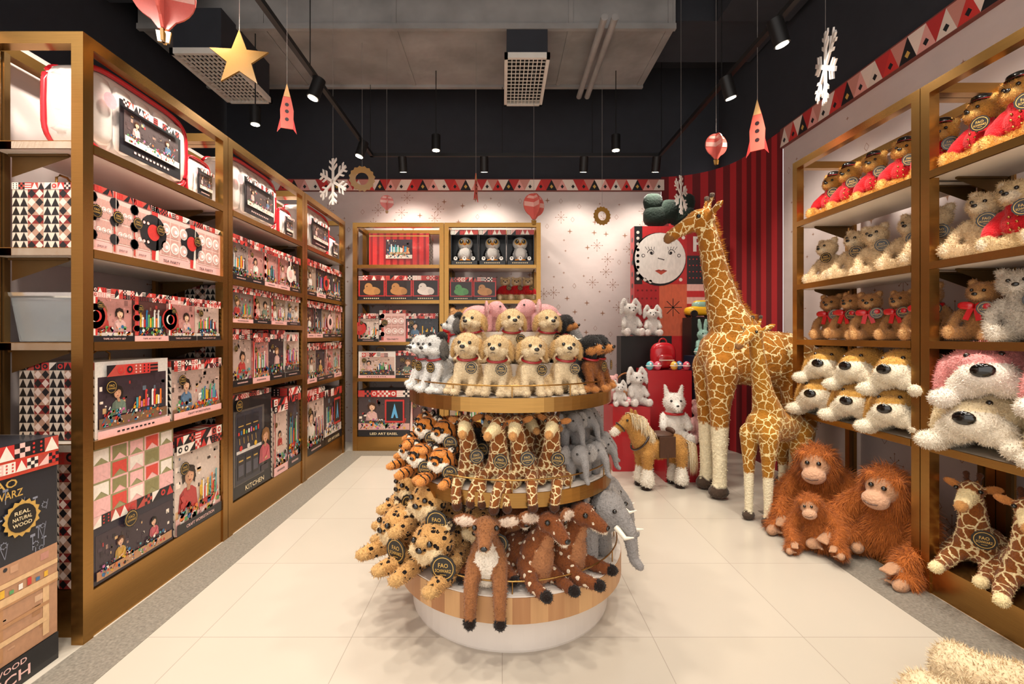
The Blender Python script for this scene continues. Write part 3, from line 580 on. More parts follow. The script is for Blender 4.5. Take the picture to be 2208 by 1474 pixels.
        header(b,x0,x0+w*.16,.05*h,h,r,2); header(b,x0,x1,.9*h,h,r,2); b.R(x0+w*.2,h*.17,x1-w*.04,h*.88,H('e6bdb4'),1)
        for i in range(3): 
            for j in range(2):
                x=x0+w*(.34+.24*i);z=h*(.34+.32*j); q=min(w,h)*.11; b.R(x-w*.105,z-h*.14,x+w*.105,z+h*.15,H('c99a90'),2); b.Ci(x,z,q,H('f6e4de'),3); b.Ci(x,z,q*.7,H('e2b4ac'),4); b.Ci(x+q*.2,z-q*.1,q*.35,H('fdf8f2'),5)
        sealtag(b,x0+w*.2,h*.6,h*.1,8)
        b.text(title or 'TEA PARTY',0,h*.08,w*.45,h*.05,H('15151a'),3)
    elif style=='suit':
        for i in range(9): b.R(x0+w*(i*.111+.02),0,x0+w*(i*.111+.06),h,H('8c161c'),1)
        photo(b,-w*.22,w*.22,h*.2,h*.8,r,3,True); b.R(x0,h*.9,x1,h*.93,H('c9a050'),2)
    elif style=='easel':
        photo(b,x0,x1,h*.14,h*.85,r,1,True); header(b,x0,x1,.86*h,h,r,20)
        b.R(w*.02,h*.3,w*.4,h*.8,H('c93430'),20); b.R(w*.05,h*.34,w*.37,h*.76,H('15151a'),21)
        b.P([(w*.14,h*.4),(w*.21,h*.72),(w*.28,h*.4),(w*.24,h*.4),(w*.21,h*.5),(w*.18,h*.4)],H('60b0e0'),22)
        b.R(x0,0,x1,h*.14,H('15151a'),20); b.text('LED ART EASEL',0,h*.06,w*.7,h*.05,H('f0dcb0'),22)
    elif style=='window':
        header(b,x0,x1,.82*h,h,r,2); b.R(x0+w*.05,h*.2,x1-w*.05,h*.8,H('2a1e1c'),1)
        c=H(r.choice(['f2ece4','f0e4da','5a9a5a','c08850'])); b.Ci(0,h*.38,w*.32,c,2,16,h*.17); b.Ci(-w*.12,h*.54,w*.15,shade(c,.92),3); b.Ci(-w*.18,h*.56,w*.02,H('15151a'),4,8); b.Ci(w*.2,h*.36,w*.12,shade(c,.8),3)
        b.R(x0,0,x1,h*.16,H('15151a'),2)
        for q in range(8): b.R(-w*.3+w*.075*q,h*.06,-w*.3+w*.075*q+w*.045,h*.1,H('f0dcb0'),3)
    for s in(1,-1):
        b.M=T(s*w/2,d/2,0)@RZ(90*s); harle(b,-d/2,d/2,0,h*.9,max(3,round(d/.034))); header(b,-d/2,d/2,.9*h,h,r,4); b.M=Matrix()
    if style in('photo','kitchen'): b.M=T(0,0,h)@RX(-90); header(b,x0,x1,0,min(d,.1),r,1)
    b.M=Matrix(); extra=[]
    if style in('case',) or (style=='tea' and title=='JEWELRY SET'):
        hb=MB(); hw=min(w*.3,.05); hb.tube([(-hw,d/2,h),(-hw,d/2,h+.03),(-hw*.5,d/2,h+.045),(hw*.5,d/2,h+.045),(hw,d/2,h+.03),(hw,d/2,h)],.005,H('d8d0c4')); extra=[('handle',hb.mesh('handle',[BR]),Matrix(),None)]
    return dict(n=name,cat='toy box',b=b.mesh(name,[MP]),ps=extra)
# ---------------------------------------------------------------- shelving
def unit(M,w,d,hs,label,plinth=.2,HT=2.58):
    root=O('shelving_unit',None,None,M,label=label,category='shelving unit',group='brass shelving units')
    p=.05; pm=MB(); pm.box((0,0,0),(p,p,HT),mi=0); pm=pm.mesh('post',[BR])
    for x in(0,w-p):
        for y in(0,d-p): O('post',pm,root,T(x,y,0))
    f=MB(); f.box((p,0,HT-p),(w-p,p,HT)); f=f.mesh('rail',[BR]); O('rail',f,root); O('rail',f,root,T(0,d-p,0))
    s=MB(); s.box((0,p,HT-p),(p,d-p,HT)); s=s.mesh('rail',[BR]); O('rail',s,root); O('rail',s,root,T(w-p,0,0))
    pl=MB(); pl.box((p,.008,.0),(w-p,d-p,plinth)); O('plinth',pl.mesh('plinth',[BR]),root)
    sh=MB(); sh.box((.004,.012,-.03),(w-.004,d-.06,0),mi=1); sh.box((.052,-.002,-.034),(w-.052,.012,.004),mi=0); sh.box((.004,.052,-.03),(.012,d-.06,.003)); sh.box((w-.012,.052,-.03),(w-.004,d-.06,.003))
    sh=sh.mesh('shelf',[BR,MARB])
    bk=MB(); bk.prism([(0,0),(.014,0),(.014,-.01),(0,-.01)],.12,d-.07,(1,1,1,1)); bk.poly([(.007,d-.08,-.0),(.007,.12,-.0),(.007,.12,-.015),(.007,d-.08,-.1)])
    bk=bk.mesh('bracket',[BRD]); up=MB(); up.box((0,d-.06,plinth),(.025,d-.045,HT-p)); up=up.mesh('slotted_upright',[BRD])
    for x in(.055,w-.08): O('slotted_upright',up,root,T(x,0,0))
    for z in hs:
        O('shelf',sh,root,T(0,0,z))
        for x in(.06,w-.074): O('bracket',bk,root,T(x,0,z-.031))
    return M
LM=lambda y:T(-1.763,y,0)@RZ(90)
RM=lambda y:T(2.16,y,0)@RZ(-90)
U1=unit(LM(1.95),1.03,.45,(2.12,1.67,1.27,.84),'brass framed shelving bay stacked with toy boxes, open end')
U2=unit(LM(2.985),1.155,.45,(2.12,1.67,1.385,.957),'brass framed shelving bay with photo printed toy boxes')
U3=unit(LM(4.145),1.06,.45,(2.12,1.67,1.28,.86),'brass framed shelving bay beside the room corner')
B1=unit(T(-1.69,5.24,0),1.03,.42,(2.10,1.70,1.23,.82),'brass framed shelving bay against the starry wall with red case',.16)
B2=unit(T(-.655,5.24,0),1.09,.42,(2.10,1.70,1.23,.82),'brass framed shelving bay with boxed penguins on top shelf',.16)
R1=unit(RM(3.45),1.05,.44,(2.13,1.67,1.27,.75),'brass framed shelving bay of teddy bears with orangutans below',.08)
R2=unit(RM(2.395),1.1,.44,(2.13,1.67,1.27,.75),'brass framed shelving bay of teddy bears and pink plush dogs',.16)
def row(U,z,items,group,u0=.06,gap=.006,v=.02):
    u=u0
    for it in items:
        p,w=it[0],it[1]; put(p,U@T(u+w/2,v+(it[3] if len(it)>3 else 0),z+.004),it[2],group); u+=w+gap
LB={'photo':'printed toy box with photo of children and patterned header','case':'white craft case box with photo and carry handle','tea':'pink tea party set box with window','dark':'dark toy workbench box with gold seal','flags':'tall craft kit box with pink and red flag pattern','kitchen':'black play kitchen box with gold lettering','suit':'red striped toy suitcase with photo panel','easel':'black art easel box with red frame picture','window':'red box with window showing small plush'}
def B(w,h,d=.3,style='photo',title=None,lab=None):
    return (toybox(w,h,d,style,title),w,lab or LB[style])
def bag(w,h,d):
    b=MB(); b.sup((0,d/2,h/2),(w/2,d/2,h/2),.4,H('dad0ca'),0,32)
    for j in range(5): b.sup((-w*.36+w*.18*j,d*.06,h*.5),(w*.1,.025,h*.4),.6,H('e2d8d2'),0,12)
    for j in range(4): b.sup((0,d*.5,h*(.2+.2*j)),(w*.505,d*.4,h*.09),.5,H('d4c7c0'),0,16)
    pp=MB()
    for y in(.01,d-.03):
        pts=[]
        for j in range(41):
            t=2*math.pi*j/40; f=lambda x:math.copysign(abs(x)**.42,x); pts.append((f(math.cos(t))*w*.49,y,h/2+f(math.sin(t))*h*.485))
        pp.tube(pts,.013,H('c01c28'),0,8,False)
    c=MB(); c.box((-w*.26,-.032,h*.1),(w*.34,-.027,h*.72),H('18161c')); c.M=T(0,-.0325,0); r=random.Random(4); photo(c,-w*.23,w*.31,h*.24,h*.62,r,1,True); header(c,-w*.26,w*.34,h*.64,h*.72,r,20)
    for q in range(10): c.R(-w*.14+w*.036*q,h*.15,-w*.14+w*.036*q+w*.02,h*.175,H('f0c3bb'),2)
    c.Ci(-w*.34,h*.62,h*.09,H('f0a8b0'),1)
    return dict(n='bedding_bag',cat='bedding bag',b=b.mesh('bedding_bag',[MG]),ps=[('piping',pp.mesh('piping',[MG]),Matrix(),None),('card',c.mesh('card',[MP]),Matrix(),None)])
BAG=bag(.68,.4,.2)
bl='puffy white bedding bag with red piping and dark card'
for U,us in((U1,(.4,)),(U2,(.42,)),(U3,(.4,))):
    for u in us: put(BAG,U@T(u,.06,2.126),bl,'bedding bags on the top shelves')
    put(BAG,U@T(.87 if U is not U2 else .95,.08,2.126)@S(.32,1,.62),'smaller rolled white bedding bag with red piping','bedding bags on the top shelves')
j3=toybox(.11,.29,.34,'tea','JEWELRY SET',3)
tp=toybox(.285,.29,.34,'tea','TEA PARTY')
row(U1,1.67,[(j3,.11,'slim boxed jewelry set with handle')]*3+[(tp,.285,LB['tea'])]*2,'boxes on the second shelf')
tb=[toybox(.225,.24,.07,'photo','TAPE ACTIVITY SET',sd) for sd in (12,31,12,44)]
row(U1,1.27,[(t,.225,'boxed tape activity set with children photo') for t in tb],'activity boxes on the middle shelf',.055,.003)
b=MB()
def taper(z,g): return [(-.2-g,-.13-g,z),(.2+g,-.13-g,z),(.2+g,.13+g,z),(-.2-g,.13+g,z)]
b.grid([taper(0,0),taper(.2,.02),taper(.215,.032),taper(.2,.028),taper(.19,.016),taper(.006,-.006)],(1,1,1,1),0,False); b.poly(taper(0,0)[::-1]); b.poly(taper(.006,-.006))
bl_=MB(); bl_.sup((0,0,.05),(.15,.1,.045),.6,H('44586c'),0,14); bl_.sup((-.05,.0,.1),(.08,.07,.035),.7,H('2c3844'),0,12)
bo=O('storage_bin',b.mesh('storage_bin',[BIN]),None,U1@T(.3,.24,1.275),label='clear milky plastic storage bin holding dark items',category='storage bin'); O('contents',bl_.mesh('contents',[MP]),bo)
row(U1,.84,[B(.44,.34,.33,'case'),B(.42,.32,.33,'photo','CRAFT WORKSTATION')],'craft boxes on the fourth shelf',.08,.03)
row(U1,.2,[B(.5,.6,.34,'flags'),B(.4,.54,.34,'photo','CRAFT WORKSTATION')],'large boxes on the bottom shelf',.06,.012)
row(U2,1.67,[B(.2,.3) for _ in range(5)],'small boxes on the second shelf')
row(U2,1.385,[B(.25,.245) for _ in range(4)],'boxes on the third shelf')
row(U2,.957,[B(.24,.385),B(.24,.36),B(.24,.385),B(.28,.37,.3,'case')],'boxes on the fourth shelf')
row(U2,.2,[B(.52,.7,.3,'kitchen'),B(.23,.6,.3,'photo'),B(.23,.66,.3,'photo')],'large boxes on the bottom shelf',.07,.02)
row(U3,1.67,[B(.22,.33) for _ in range(4)],'small boxes on the second shelf')
row(U3,1.28,[B(.18,.34,.3,'photo') for _ in range(5)],'boxes on the third shelf')
row(U3,.86,[B(.22,.37) for _ in range(4)],'boxes on the fourth shelf')
row(U3,.2,[B(.42,.6),B(.48,.55,.3,'easel')],'large boxes on the bottom shelf')
row(B1,2.10,[B(.68,.36,.3,'suit')],'back wall boxes',.18)
row(B1,1.70,[B(.3,.28,.3,'window') for _ in range(3)],'back wall boxes')
row(B1,1.23,[B(.23,.32),B(.3,.36,.3,'tea','TEA PARTY'),B(.36,.32)],'back wall boxes')
row(B1,.82,[B(.42,.3,.3,'case'),B(.46,.31)],'back wall boxes')
row(B1,.16,[B(.58,.52,.3,'easel'),B(.3,.52)],'back wall boxes')
def penbox():
    b=MB(); k=H('18181c'); w,h,d=.31,.4,.26
    b.box((-w/2,d-.01,0),(w/2,d,h),k); b.box((-w/2,0,0),(-w/2+.008,d,h),k); b.box((w/2-.008,0,0),(w/2,d,h),k); b.box((-w/2,0,0),(w/2,d,.05),k); b.box((-w/2,0,h-.06),(w/2,d,h),k)
    r=random.Random(9); header(b,-w/2,w/2,h-.055,h,r)
    for q in range(8): b.R(-w*.3+w*.075*q,.02,-w*.3+w*.075*q+w*.045,.03,H('f0dcb0'),2)
    for x in(-.1,0,.1): b.Ci(x,.075,.022,H('f4f0ea'),1); b.Ci(x,.08,.008,H('15151a'),2)
    eyes=[]
    for s in(1,-1): ey=MB(); ey.sup((s*.038,.045,.27),(.03,.014,.033),1,H('e8b860'),0,14); ey.sup((s*.038,.032,.27),(.02,.01,.023),1,H('101014'),0,12); ey.sup((s*.032,.024,.279),(.006,.004,.006),1,H('ffffff'),0,8); eyes.append(('eye',ey.mesh('eye',[MG]),Matrix(),'amber eye'))
    return dict(n='penguin_toy_box',cat='toy box',b=b.mesh('penguin_toy_box',[MP]),ps=[('toy_penguin',PEN,T(0,.13,.05)@S(.3),'black and white penguin plush')]+eyes)
PB=penbox()
row(B2,2.10,[(PB,.31,'black open box holding a wide eyed penguin plush')]*3,'boxed penguins',.07,.008)
row(B2,1.70,[B(.26,.26,.25,'window'),B(.26,.26,.25,'window')],'back wall boxes')
for i in range(3): put(BEARR,B2@T(.69+.13*i,.17,1.705)@S(.3),'small cream teddy bear in red sweater','teddy bears on the back shelf')
row(B2,1.23,[B(.3,.3) for _ in range(3)],'back wall boxes'); row(B2,.82,[B(.46,.3) for _ in range(2)],'back wall boxes'); row(B2,.16,[B(.46,.5) for _ in range(2)],'back wall boxes')
wb=toybox(.62,.9,.36,'dark',name='workbench_box'); put(wb,T(-1.8,1.565,0)@RZ(90),'tall dark workbench toy box with gold round seal, on the floor')
wb2=toybox(.3,.28,.36,'chalk'); put(wb2,T(-1.84,1.54,.902)@RZ(90),'dark chalk pattern toy box on top of workbench box')
# ---------------------------------------------------------------- right shelves plush
rr=random.Random(11)
def prow(U,z,p,us,s,lab,grp,v=.2,dz=0,hide=(),a0=8,a1=38):
    for u in us: put(p,U@T(u,v+rr.uniform(-.02,.02),z+.004+dz)@RZ(rr.uniform(a0,a1))@RY(rr.uniform(-6,6))@S(s*rr.uniform(.94,1.04)),lab,grp,hide)
prow(R1,2.13,BEARG,(.12,.33,.54,.74,.93),.35,'golden teddy bear in red jacket and black cap','uniformed bears on the top shelf')
prow(R2,2.13,BEARG,(.13,.33,.54,.75,.97),.37,'golden teddy bear in red jacket and black cap','uniformed bears on the top shelf')
prow(R1,1.67,BEARC,(.12,.33,.54,.74,.93),.37,'curly cream teddy bear sitting','curly bears on the second shelf')
prow(R2,1.67,BEARC,(.12,),.35,'curly cream teddy bear sitting','curly bears on the second shelf')
prow(R2,1.67,BEARR,(.32,.54,.76,.98),.39,'curly cream teddy bear in red knitted sweater','curly bears on the second shelf')
prow(R1,1.27,BEARN,(.12,.32,.52,.72,.92),.34,'brown teddy bear with red bow','brown bears on the middle shelf')
prow(R2,1.27,BEARN,(.1,),.33,'brown teddy bear with red bow','brown bears on the middle shelf')
prow(R2,1.27,BEARS,(.3,.51,.73,.95),.38,'fluffy pale grey teddy bear','grey bears on the middle shelf')
prow(R1,.75,DOGY,(.19,.5,.82),.47,'tan and cream lying plush dog','lying dogs on the lower shelf',.13,a0=18,a1=35)
prow(R1,.75,DOGY,(.21,.53,.85),.48,'tan and cream lying plush dog stacked on another','lying dogs on the lower shelf',.14,dz=.21,a0=18,a1=35)
prow(R2,.75,DOGC,(.2,.6,.95),.52,'cream lying plush dog with black nose','lying dogs on the lower shelf',.14,a0=25,a1=38)
prow(R2,.75,DOGP,(.22,.62,.96),.53,'pink and cream lying plush dog stacked on another','lying dogs on the lower shelf',.15,dz=.22,a0=25,a1=38)
for u,a in((.13,30),(.36,42),(.64,40)): put(GIR2,R2@T(u,.15,.165)@RZ(a)@S(.48),'sitting plush giraffe on the bottom shelf','giraffes on the bottom shelf')
# ---------------------------------------------------------------- centre display
CX,CY=.04,2.39
D=O('round_display_stand',None,None,T(CX,CY,0),label='round tiered display stand with brass bands and wood block base',category='display stand')
b=MB(); b.rev([(0,0),(.487,0),(.49,.01),(.49,.17),(0,.17)],mi=0,n=64,sm=False); O('base',b.mesh('base',[WHITE]),D)
b=MB(); b.rev([(0,.158),(.555,.158),(.555,.262),(0,.262)],mi=0,n=72,sm=False); O('wood_band',b.mesh('wood_band',[WOODB]),D)
b=MB(); b.rev([(0,.263),(.553,.263),(.553,.268),(0,.268)],n=64,sm=False); O('platform',b.mesh('platform',[WHITE]),D)
for z in(.60,.987):
    b=MB(); b.rev([(.5,z),(.507,z),(.507,z+.06),(.5,z+.06),(.5,z)],n=72,sm=False); O('brass_band',b.mesh('brass_band',[BR]),D)
    b=MB(); b.rev([(0,z+.02),(.499,z+.02),(.499,z+.056),(0,z+.056)],n=64,sm=False); O('platform',b.mesh('platform',[WHITE]),D)
for z in(.268,.66,1.046):
    b=MB(); R0=.535 if z<.3 else .495; b.ring((0,0,z+.05),R0,.0035,n=64,k=6)
    for j in range(12): a=2*math.pi*j/12; b.tube([(R0*math.cos(a),R0*math.sin(a),z-.02),(R0*math.cos(a),R0*math.sin(a),z+.05)],.003,n=6)
    O('guard_rail',b.mesh('guard_rail',[BR]),D)
b=MB(); b.rev([(.13,.268),(.13,.99)],n=32); O('column',b.mesh('column',[WHITE]),D)
b=MB(); b.rev([(0,1.044),(.29,1.044),(.29,1.17),(0,1.17)],n=48,sm=False); b.rev([(0,1.17),(.17,1.17),(.17,1.32),(0,1.32)],n=48,sm=False); O('riser',b.mesh('riser',[WHITE]),D)
def tier(p,a,r,z,s,lab,grp,tw=0,hide=(),tilt=0,roll=0):
    return put(p,T(CX+r*math.sin(rad(a)),CY-r*math.cos(rad(a)),z)@RZ(a+tw)@RX(tilt)@RY(roll)@S(s),lab,grp,hide)
for a,t in((-29,6),(-9,-8),(11,4),(35,-18)): tier(PUPC,a,.4,1.046,.28+.01*math.sin(a),'cream plush puppy sitting with red collar','cream puppies',-a*.4+t,roll=rr.uniform(-4,4))
for a in(-50,-66,-84,-102): tier(PUPW,a,.43,1.046,.275,'white and grey plush puppy','grey puppies',-a*.2+rr.uniform(-10,10))
for a in(55,70,86,104): tier(PUPB,a,.43,1.046,.275,'black and tan plush puppy','black puppies',-a*.3+rr.uniform(-10,10))
for a,t in((-50,0),(0,10),(50,-10)): tier(PUPC,a,.225,1.172,.27,'cream plush puppy on the raised tier','cream puppies',-a*.5+t)
for a in(-82,-108): tier(PUPW,a,.26,1.172,.25,'white and grey plush puppy on raised tier','grey puppies')
for a in(78,100,125): tier(PUPB,a,.26,1.172,.25,'black and tan plush puppy on raised tier','black puppies')
put(ELP,T(CX-.12,CY+.02,1.322)@RZ(70)@S(.26,.26,.22),'pink plush elephant lying on top','pink elephants',('tusk','tag')); put(ELP,T(CX+.13,CY+.0,1.322)@RZ(-60)@S(.27,.27,.23),'pink plush elephant lying on top','pink elephants',('tusk','tag'))
put(ELG,T(CX+.27,CY+.2,1.172)@RZ(60)@S(.3),'grey plush elephant beside the pink ones','grey elephants',('tag',)); put(BEARN,T(CX-.27,CY+.1,1.172)@RZ(-30)@S(.3),'small brown teddy bear beside pink elephants','small bears',('tag',))
for a,tw,dz,r in((-44,20,0,.4),(-60,26,0,.43),(-78,34,0,.44),(-98,40,0,.43),(-51,18,.11,.34),(-70,30,.11,.37),(-90,38,.11,.37)): tier(TIG,a,r,.657+dz,.33,'orange striped tiger plush lying down','tigers on the middle tier',tw)
for a,t,l in((-26,8,-6),(-9,-22,5),(8,-16,-6),(25,-28,6)): tier(GIR,a,.385,.657,.335,'small plush giraffe with legs over the edge','giraffes on the middle tier',-a*.5+t,roll=l)
for a in(-20,-2,16,34): tier(GIR2,a,.25,.665,.31,'small plush giraffe in the second row','giraffes on the middle tier',rr.uniform(-25,25),('tag',))
tier(PAN,-32,.24,.74,.3,'dark spotted panther plush behind giraffes','panthers')
for a,dz,r in((44,0,.42),(57,0,.43),(71,0,.43),(86,0,.43),(102,0,.43),(50,.13,.35),(65,.13,.36),(82,.13,.36),(98,.13,.36)): tier(ELG,a,r,.657+dz,.225,'small grey plush elephant','small elephants on the middle tier',-18+rr.uniform(-12,12),('tag','tusk'))
for a,r,dz,s,tw in((-42,.42,0,.52,12),(-68,.46,0,.54,16),(-96,.46,0,.5,20),(-54,.38,.15,.5,20),(-80,.4,.16,.48,24),(-26,.27,.06,.46,14)): tier(LEO,a,r,.268+dz,s,'spotted leopard plush lying in a heap','leopards on the bottom tier',tw)
tier(DEER,-13,.445,.268,.41,'brown deer plush with large ears, legs over the edge','deer on the bottom tier',10,('tag',)); tier(FAWN,11,.43,.268,.42,'spotted fawn plush facing sideways','deer on the bottom tier',22,roll=8); tier(FAWN,33,.42,.268,.43,'spotted brown fawn plush behind the rail','deer on the bottom tier',24,('tag',)); tier(FAWN,-1,.24,.268,.44,'spotted fawn plush in second row','deer on the bottom tier',20,('tag',)); tier(FAWN,24,.24,.268,.44,'spotted fawn plush in second row','deer on the bottom tier',-10,('tag',))
tier(ELG,58,.43,.268,.46,'large grey plush elephant with white tusks','large elephants',-6,('tag',)); tier(ELG,90,.41,.268,.44,'large grey plush elephant with white tusks','large elephants',-10,('tag',))
# ---------------------------------------------------------------- floor standing animals
put(BGIR,T(2.06,3.83,0)@RZ(-90),'very tall standing plush giraffe with patchwork coat','standing giraffes')
put(SGIR,T(1.95,3.32,0)@RZ(-62)@S(.585),'smaller standing plush giraffe beside the tall one','standing giraffes')
put(PONY,T(1.3,4.0,0)@RZ(-80)@S(.6),'tan plush pony with cream mane and saddle')
put(ORA,T(2.18,3.12,.0)@RZ(-46)@RY(-4)@S(.64),'large shaggy orange orangutan plush slumped on floor','orangutans'); put(ORA,T(2.25,2.72,.0)@RZ(-64)@RY(6)@S(.62),'large shaggy orange orangutan plush leaning by post','orangutans'); put(ORA,T(1.93,2.82,.02)@RZ(-40)@RY(-10)@S(.36),'small orangutan plush between two large ones','orangutans')
l=H('dec8a4'); lb_,lf=blob('toy_bear_large',E((.6,0,.24),(.38,.3,.24),l)+E((1.1,0,.27),(.22,.22,.22),l)+K([(.35,-.14,.16,.15),(.05,-.16,.12,.11)],l)+E((-.02,-.16,.12),(.09,.12,.12),l)+K([(.35,.16,.16,.15),(.08,.2,.12,.11)],l)+E((.0,.2,.12),(.09,.12,.12),l)+K([(.85,-.2,.2,.1),(.7,-.36,.1,.09)],l)+E((1.1,-.2,.24),(.1,.08,.08),l)+E((1.2,-.05,.47),(.07,.04,.07),l),.02,PL,6,(26000,.032,.0025,(0,0,-.1),.5,1))
put(proto('toy_bear_large','plush bear',lb_,lf),T(1.5,1.58,0)@RZ(-56)@S(.8),'large soft cream plush bear lying on the floor')
# ---------------------------------------------------------------- column and podiums
def panelcol():
    b=MB(); x0,x1=1.48,2.34; y0,y1=5.2,5.36; b.box((x0,y0,0),(x1,y1,2.53),H('b8242a')); b.M=T(0,y0,0)
    b.R(x0,1.88,2.07,2.53,H('c9282c'),1); b.R(x0,1.88,x0+.09,2.53,H('15151a'),2); b.Ci(1.76,2.16,.3,H('15151a'),2,36); b.Ci(1.77,2.17,.285,H('f6f0ea'),3,36)
    k=H('1a1618')
    for q in(-1,1):
        for j in range(10):
            a0=j*.5;a1=(j+1)*.5; r0=.045-j*.003; r1=.045-(j+1)*.003; cx=1.78+q*.11
            b.line(cx+q*r0*math.cos(a0),2.23+r0*math.sin(a0),cx+q*r1*math.cos(a1),2.23+r1*math.sin(a1),.007,k,4)
        b.Ci(1.78+q*.11,2.23,.016,k,4); b.Ci(1.78+q*.2,2.2,.02,k,4,12); b.Ci(1.78+q*.2,2.2,.013,H('f6f0ea'),5,12)
        for j in range(4): b.line(1.78+q*(.08+.025*j),2.265,1.78+q*(.075+.035*j),2.3,.005,k,4)
    for j in range(5): b.Ci(1.75+.015*j,2.17-.004*j,.007,k,4,8)
    b.P([(1.71,2.03),(1.755,2.045),(1.78,2.035),(1.805,2.045),(1.85,2.03),(1.78,1.985)],H('c8503c'),4); b.R(1.72,2.028,1.84,2.032,k,5)
    for j in range(9): b.Ci(1.52,1.94+.065*j,.018,H('f0e6dc'),3,10)
    for x,z in((1.6,1.93),(1.66,1.91),(2.0,2.47),(1.94,2.49),(2.03,2.4),(2.0,1.93)): b.Ci(x,z,.02,H('f0e6dc'),3,12)
    b.R(2.07,1.88,x1,2.2,H('26262c'),1); b.R(2.07,2.2,x1,2.53,H('b01c24'),1); b.text('F',2.2,2.33,.13,.17,H('f6f0ea'),3)
    for i in range(6): 
        for j in range(4): b.Ci(2.1+.04*i,1.95+.07*j,.008,H('c93430'),3,8)
    for (a,c,e,f,col) in((x0,1.3,1.76,1.88,'b8242a'),(1.76,1.3,2.07,1.88,'d9694a'),(2.07,1.3,x1,1.88,'f0c3bb'),(x0,.6,1.9,1.3,'26262c'),(1.9,.6,x1,1.3,'c9282c')): b.R(a,c,e,f,H(col),1)
    for i in range(5):
        for j in range(6): b.Ci(1.52+.05*i,1.36+.09*j,.012,H('7c1218'),2,8)
    for j in range(8): b.line(1.915-.1*math.cos(j*math.pi/4),1.62-.1*math.sin(j*math.pi/4),1.915,1.62,.008,k,2)
    for i in range(4): b.R(2.07,1.3+.145*i,x1,1.37+.145*i,H('c9282c'),2)
    b.M=T(x0,y1,0)@RZ(-90); 
    for j in range(9): b.Ci(.08,1.35+.13*j,.03,H('15151a'),2,12)
    return b.mesh('display_column',[MP])
O('display_column',panelcol(),label='patterned red and black display column with white moon face',category='display column')
bw=MB(); g=H('1e2a24')
for q in(-1,1): bw.sup((q*.13,0,.12),(.13,.06,.1),.7,g,0,14); bw.sup((q*.16,0,.26),(.1,.05,.09),.8,g,0,12)
bw.sup((0,0,.17),(.1,.07,.12),.8,g,0,12); O('bow_ornament',bw.mesh('bow_ornament',[PL]),None,T(1.9,5.28,2.52)@S(1.15),label='dark green bow ornament on top of column',category='ornament')
def podium(x0,x1,y0,y1,h,mat,lab,cross=None):
    b=MB(); b.box((x0,y0,0),(x1,y1,h),H(cross or 'ffffff'))
    if cross:
        b.M=T(0,y0,0)
        for i in range(3):
            for j in range(9):
                x=x0+.05+.08*i;z=h-.06-.1*j
                if z>.05: b.R(x-.02,z-.005,x+.02,z+.005,H('d8d0cc'),1); b.R(x-.005,z-.02,x+.005,z+.02,H('d8d0cc'),1)
    O('podium',b.mesh('podium',[mat]),label=lab,category='podium',group='display podiums')
podium(1.06,1.42,4.45,4.85,.62,RED,'low glossy red podium block'); podium(1.43,1.86,4.55,4.95,.96,RED,'tall glossy red podium block'); podium(1.28,1.72,5.0,5.19,1.3,BLK,'tall black podium block')
podium(1.88,2.12,4.5,4.8,1.1,MP,'navy podium block with white crosses','1e2438'); podium(1.45,1.95,4.12,4.44,.33,RED,'low wide red podium block'); podium(2.0,2.34,4.9,5.15,1.5,BLK,'tall black podium near column')
for x,y,z,s,a in((1.4,5.08,1.3,.46,5),(1.64,5.07,1.3,.38,-10)): put(BUN,T(x,y,z)@RZ(a)@S(s),'soft grey plush bunny with long floppy ears','bunnies')
put(BUN,T(1.32,4.56,.62)@RZ(10)@S(.42),'white plush bunny beside the wicker basket','bunnies'); put(BUN,T(1.14,4.52,.62)@S(.28),'tiny white plush bunny on podium','bunnies'); put(PIG,T(1.12,4.74,.62)@S(.36),'small pink plush pig by basket')
put(LAMB,T(1.58,4.27,.33)@RZ(-8)@S(.58),'white plush lamb with red collar'); put(PIG,T(1.82,4.25,.33)@RZ(-12)@S(.48),'pink plush pig sitting on podium'); put(HARE,T(2.0,4.62,1.1)@S(.34),'pale green plush rabbit with upright ears')
for i,(x,y,z) in enumerate(((1.46,4.59,.96),(1.54,4.6,.96),(1.7,4.59,.96),(1.77,4.64,.96),(1.82,4.58,.96),(1.22,4.5,.62),(1.92,4.55,1.1),(1.5,4.68,.96))):
    c=['6ab8c0','e06a80','f0c050','4a86b0','d8546a','e8a0a8','7ab0a8','e06a80'][i]; b=MB(); b.sup((0,0,.045),(.036,.036,.045),1,H(c),0,16); b.ring((0,0,.045),.0362,.004,H('f6f0e8'))
    b.sup((0,-.03,.062),(.012,.012,.012),1,H('f6f0e8'),0,8); O('toy_egg',b.mesh('toy_egg',[MG]),None,T(x,y,z),label='small painted egg shaped toy with band',category='toy egg',group='painted eggs')
b=MB(); b.sup((0,0,.11),(.1,.065,.11),.7,H('c01c28'),0,20); b.sup((0,-.06,.07),(.07,.03,.055),.7,H('a81820'),0,16); b.M=T(0,0,.22)@RX(90); b.ring((0,0,0),.03,.007,H('a81820')); b.M=Matrix(); b.box((-.06,-.094,.075),(.06,-.09,.082),H('f0e0d0'))
O('backpack',b.mesh('backpack',[MG]),None,T(1.64,4.74,.96)@S(1.25),label='small red backpack with front pocket',category='backpack')
b=MB(); b.rev([(0,0),(.1,0),(.13,.13),(.125,.13),(.095,.01),(0,.01)],n=24); b.M=T(0,0,.13)@RX(90); b.tube([(.125*math.cos(math.pi*j/16),.17*math.sin(math.pi*j/16),0) for j in range(17)],.008,n=8,cap=True)
O('wicker_basket',b.mesh('wicker_basket',[WICK]),None,T(1.27,4.74,.62),label='wicker basket with hoop handle on red podium',category='basket')
b=MB(); y=H('e8b020'); b.sup((0,0,.06),(.15,.07,.045),.6,y,0,20); b.sup((.0,0,.11),(.08,.06,.045),.7,H('8ab0a0'),0,16); b.sup((0,0,.14),(.07,.05,.02),.8,y,0,14)
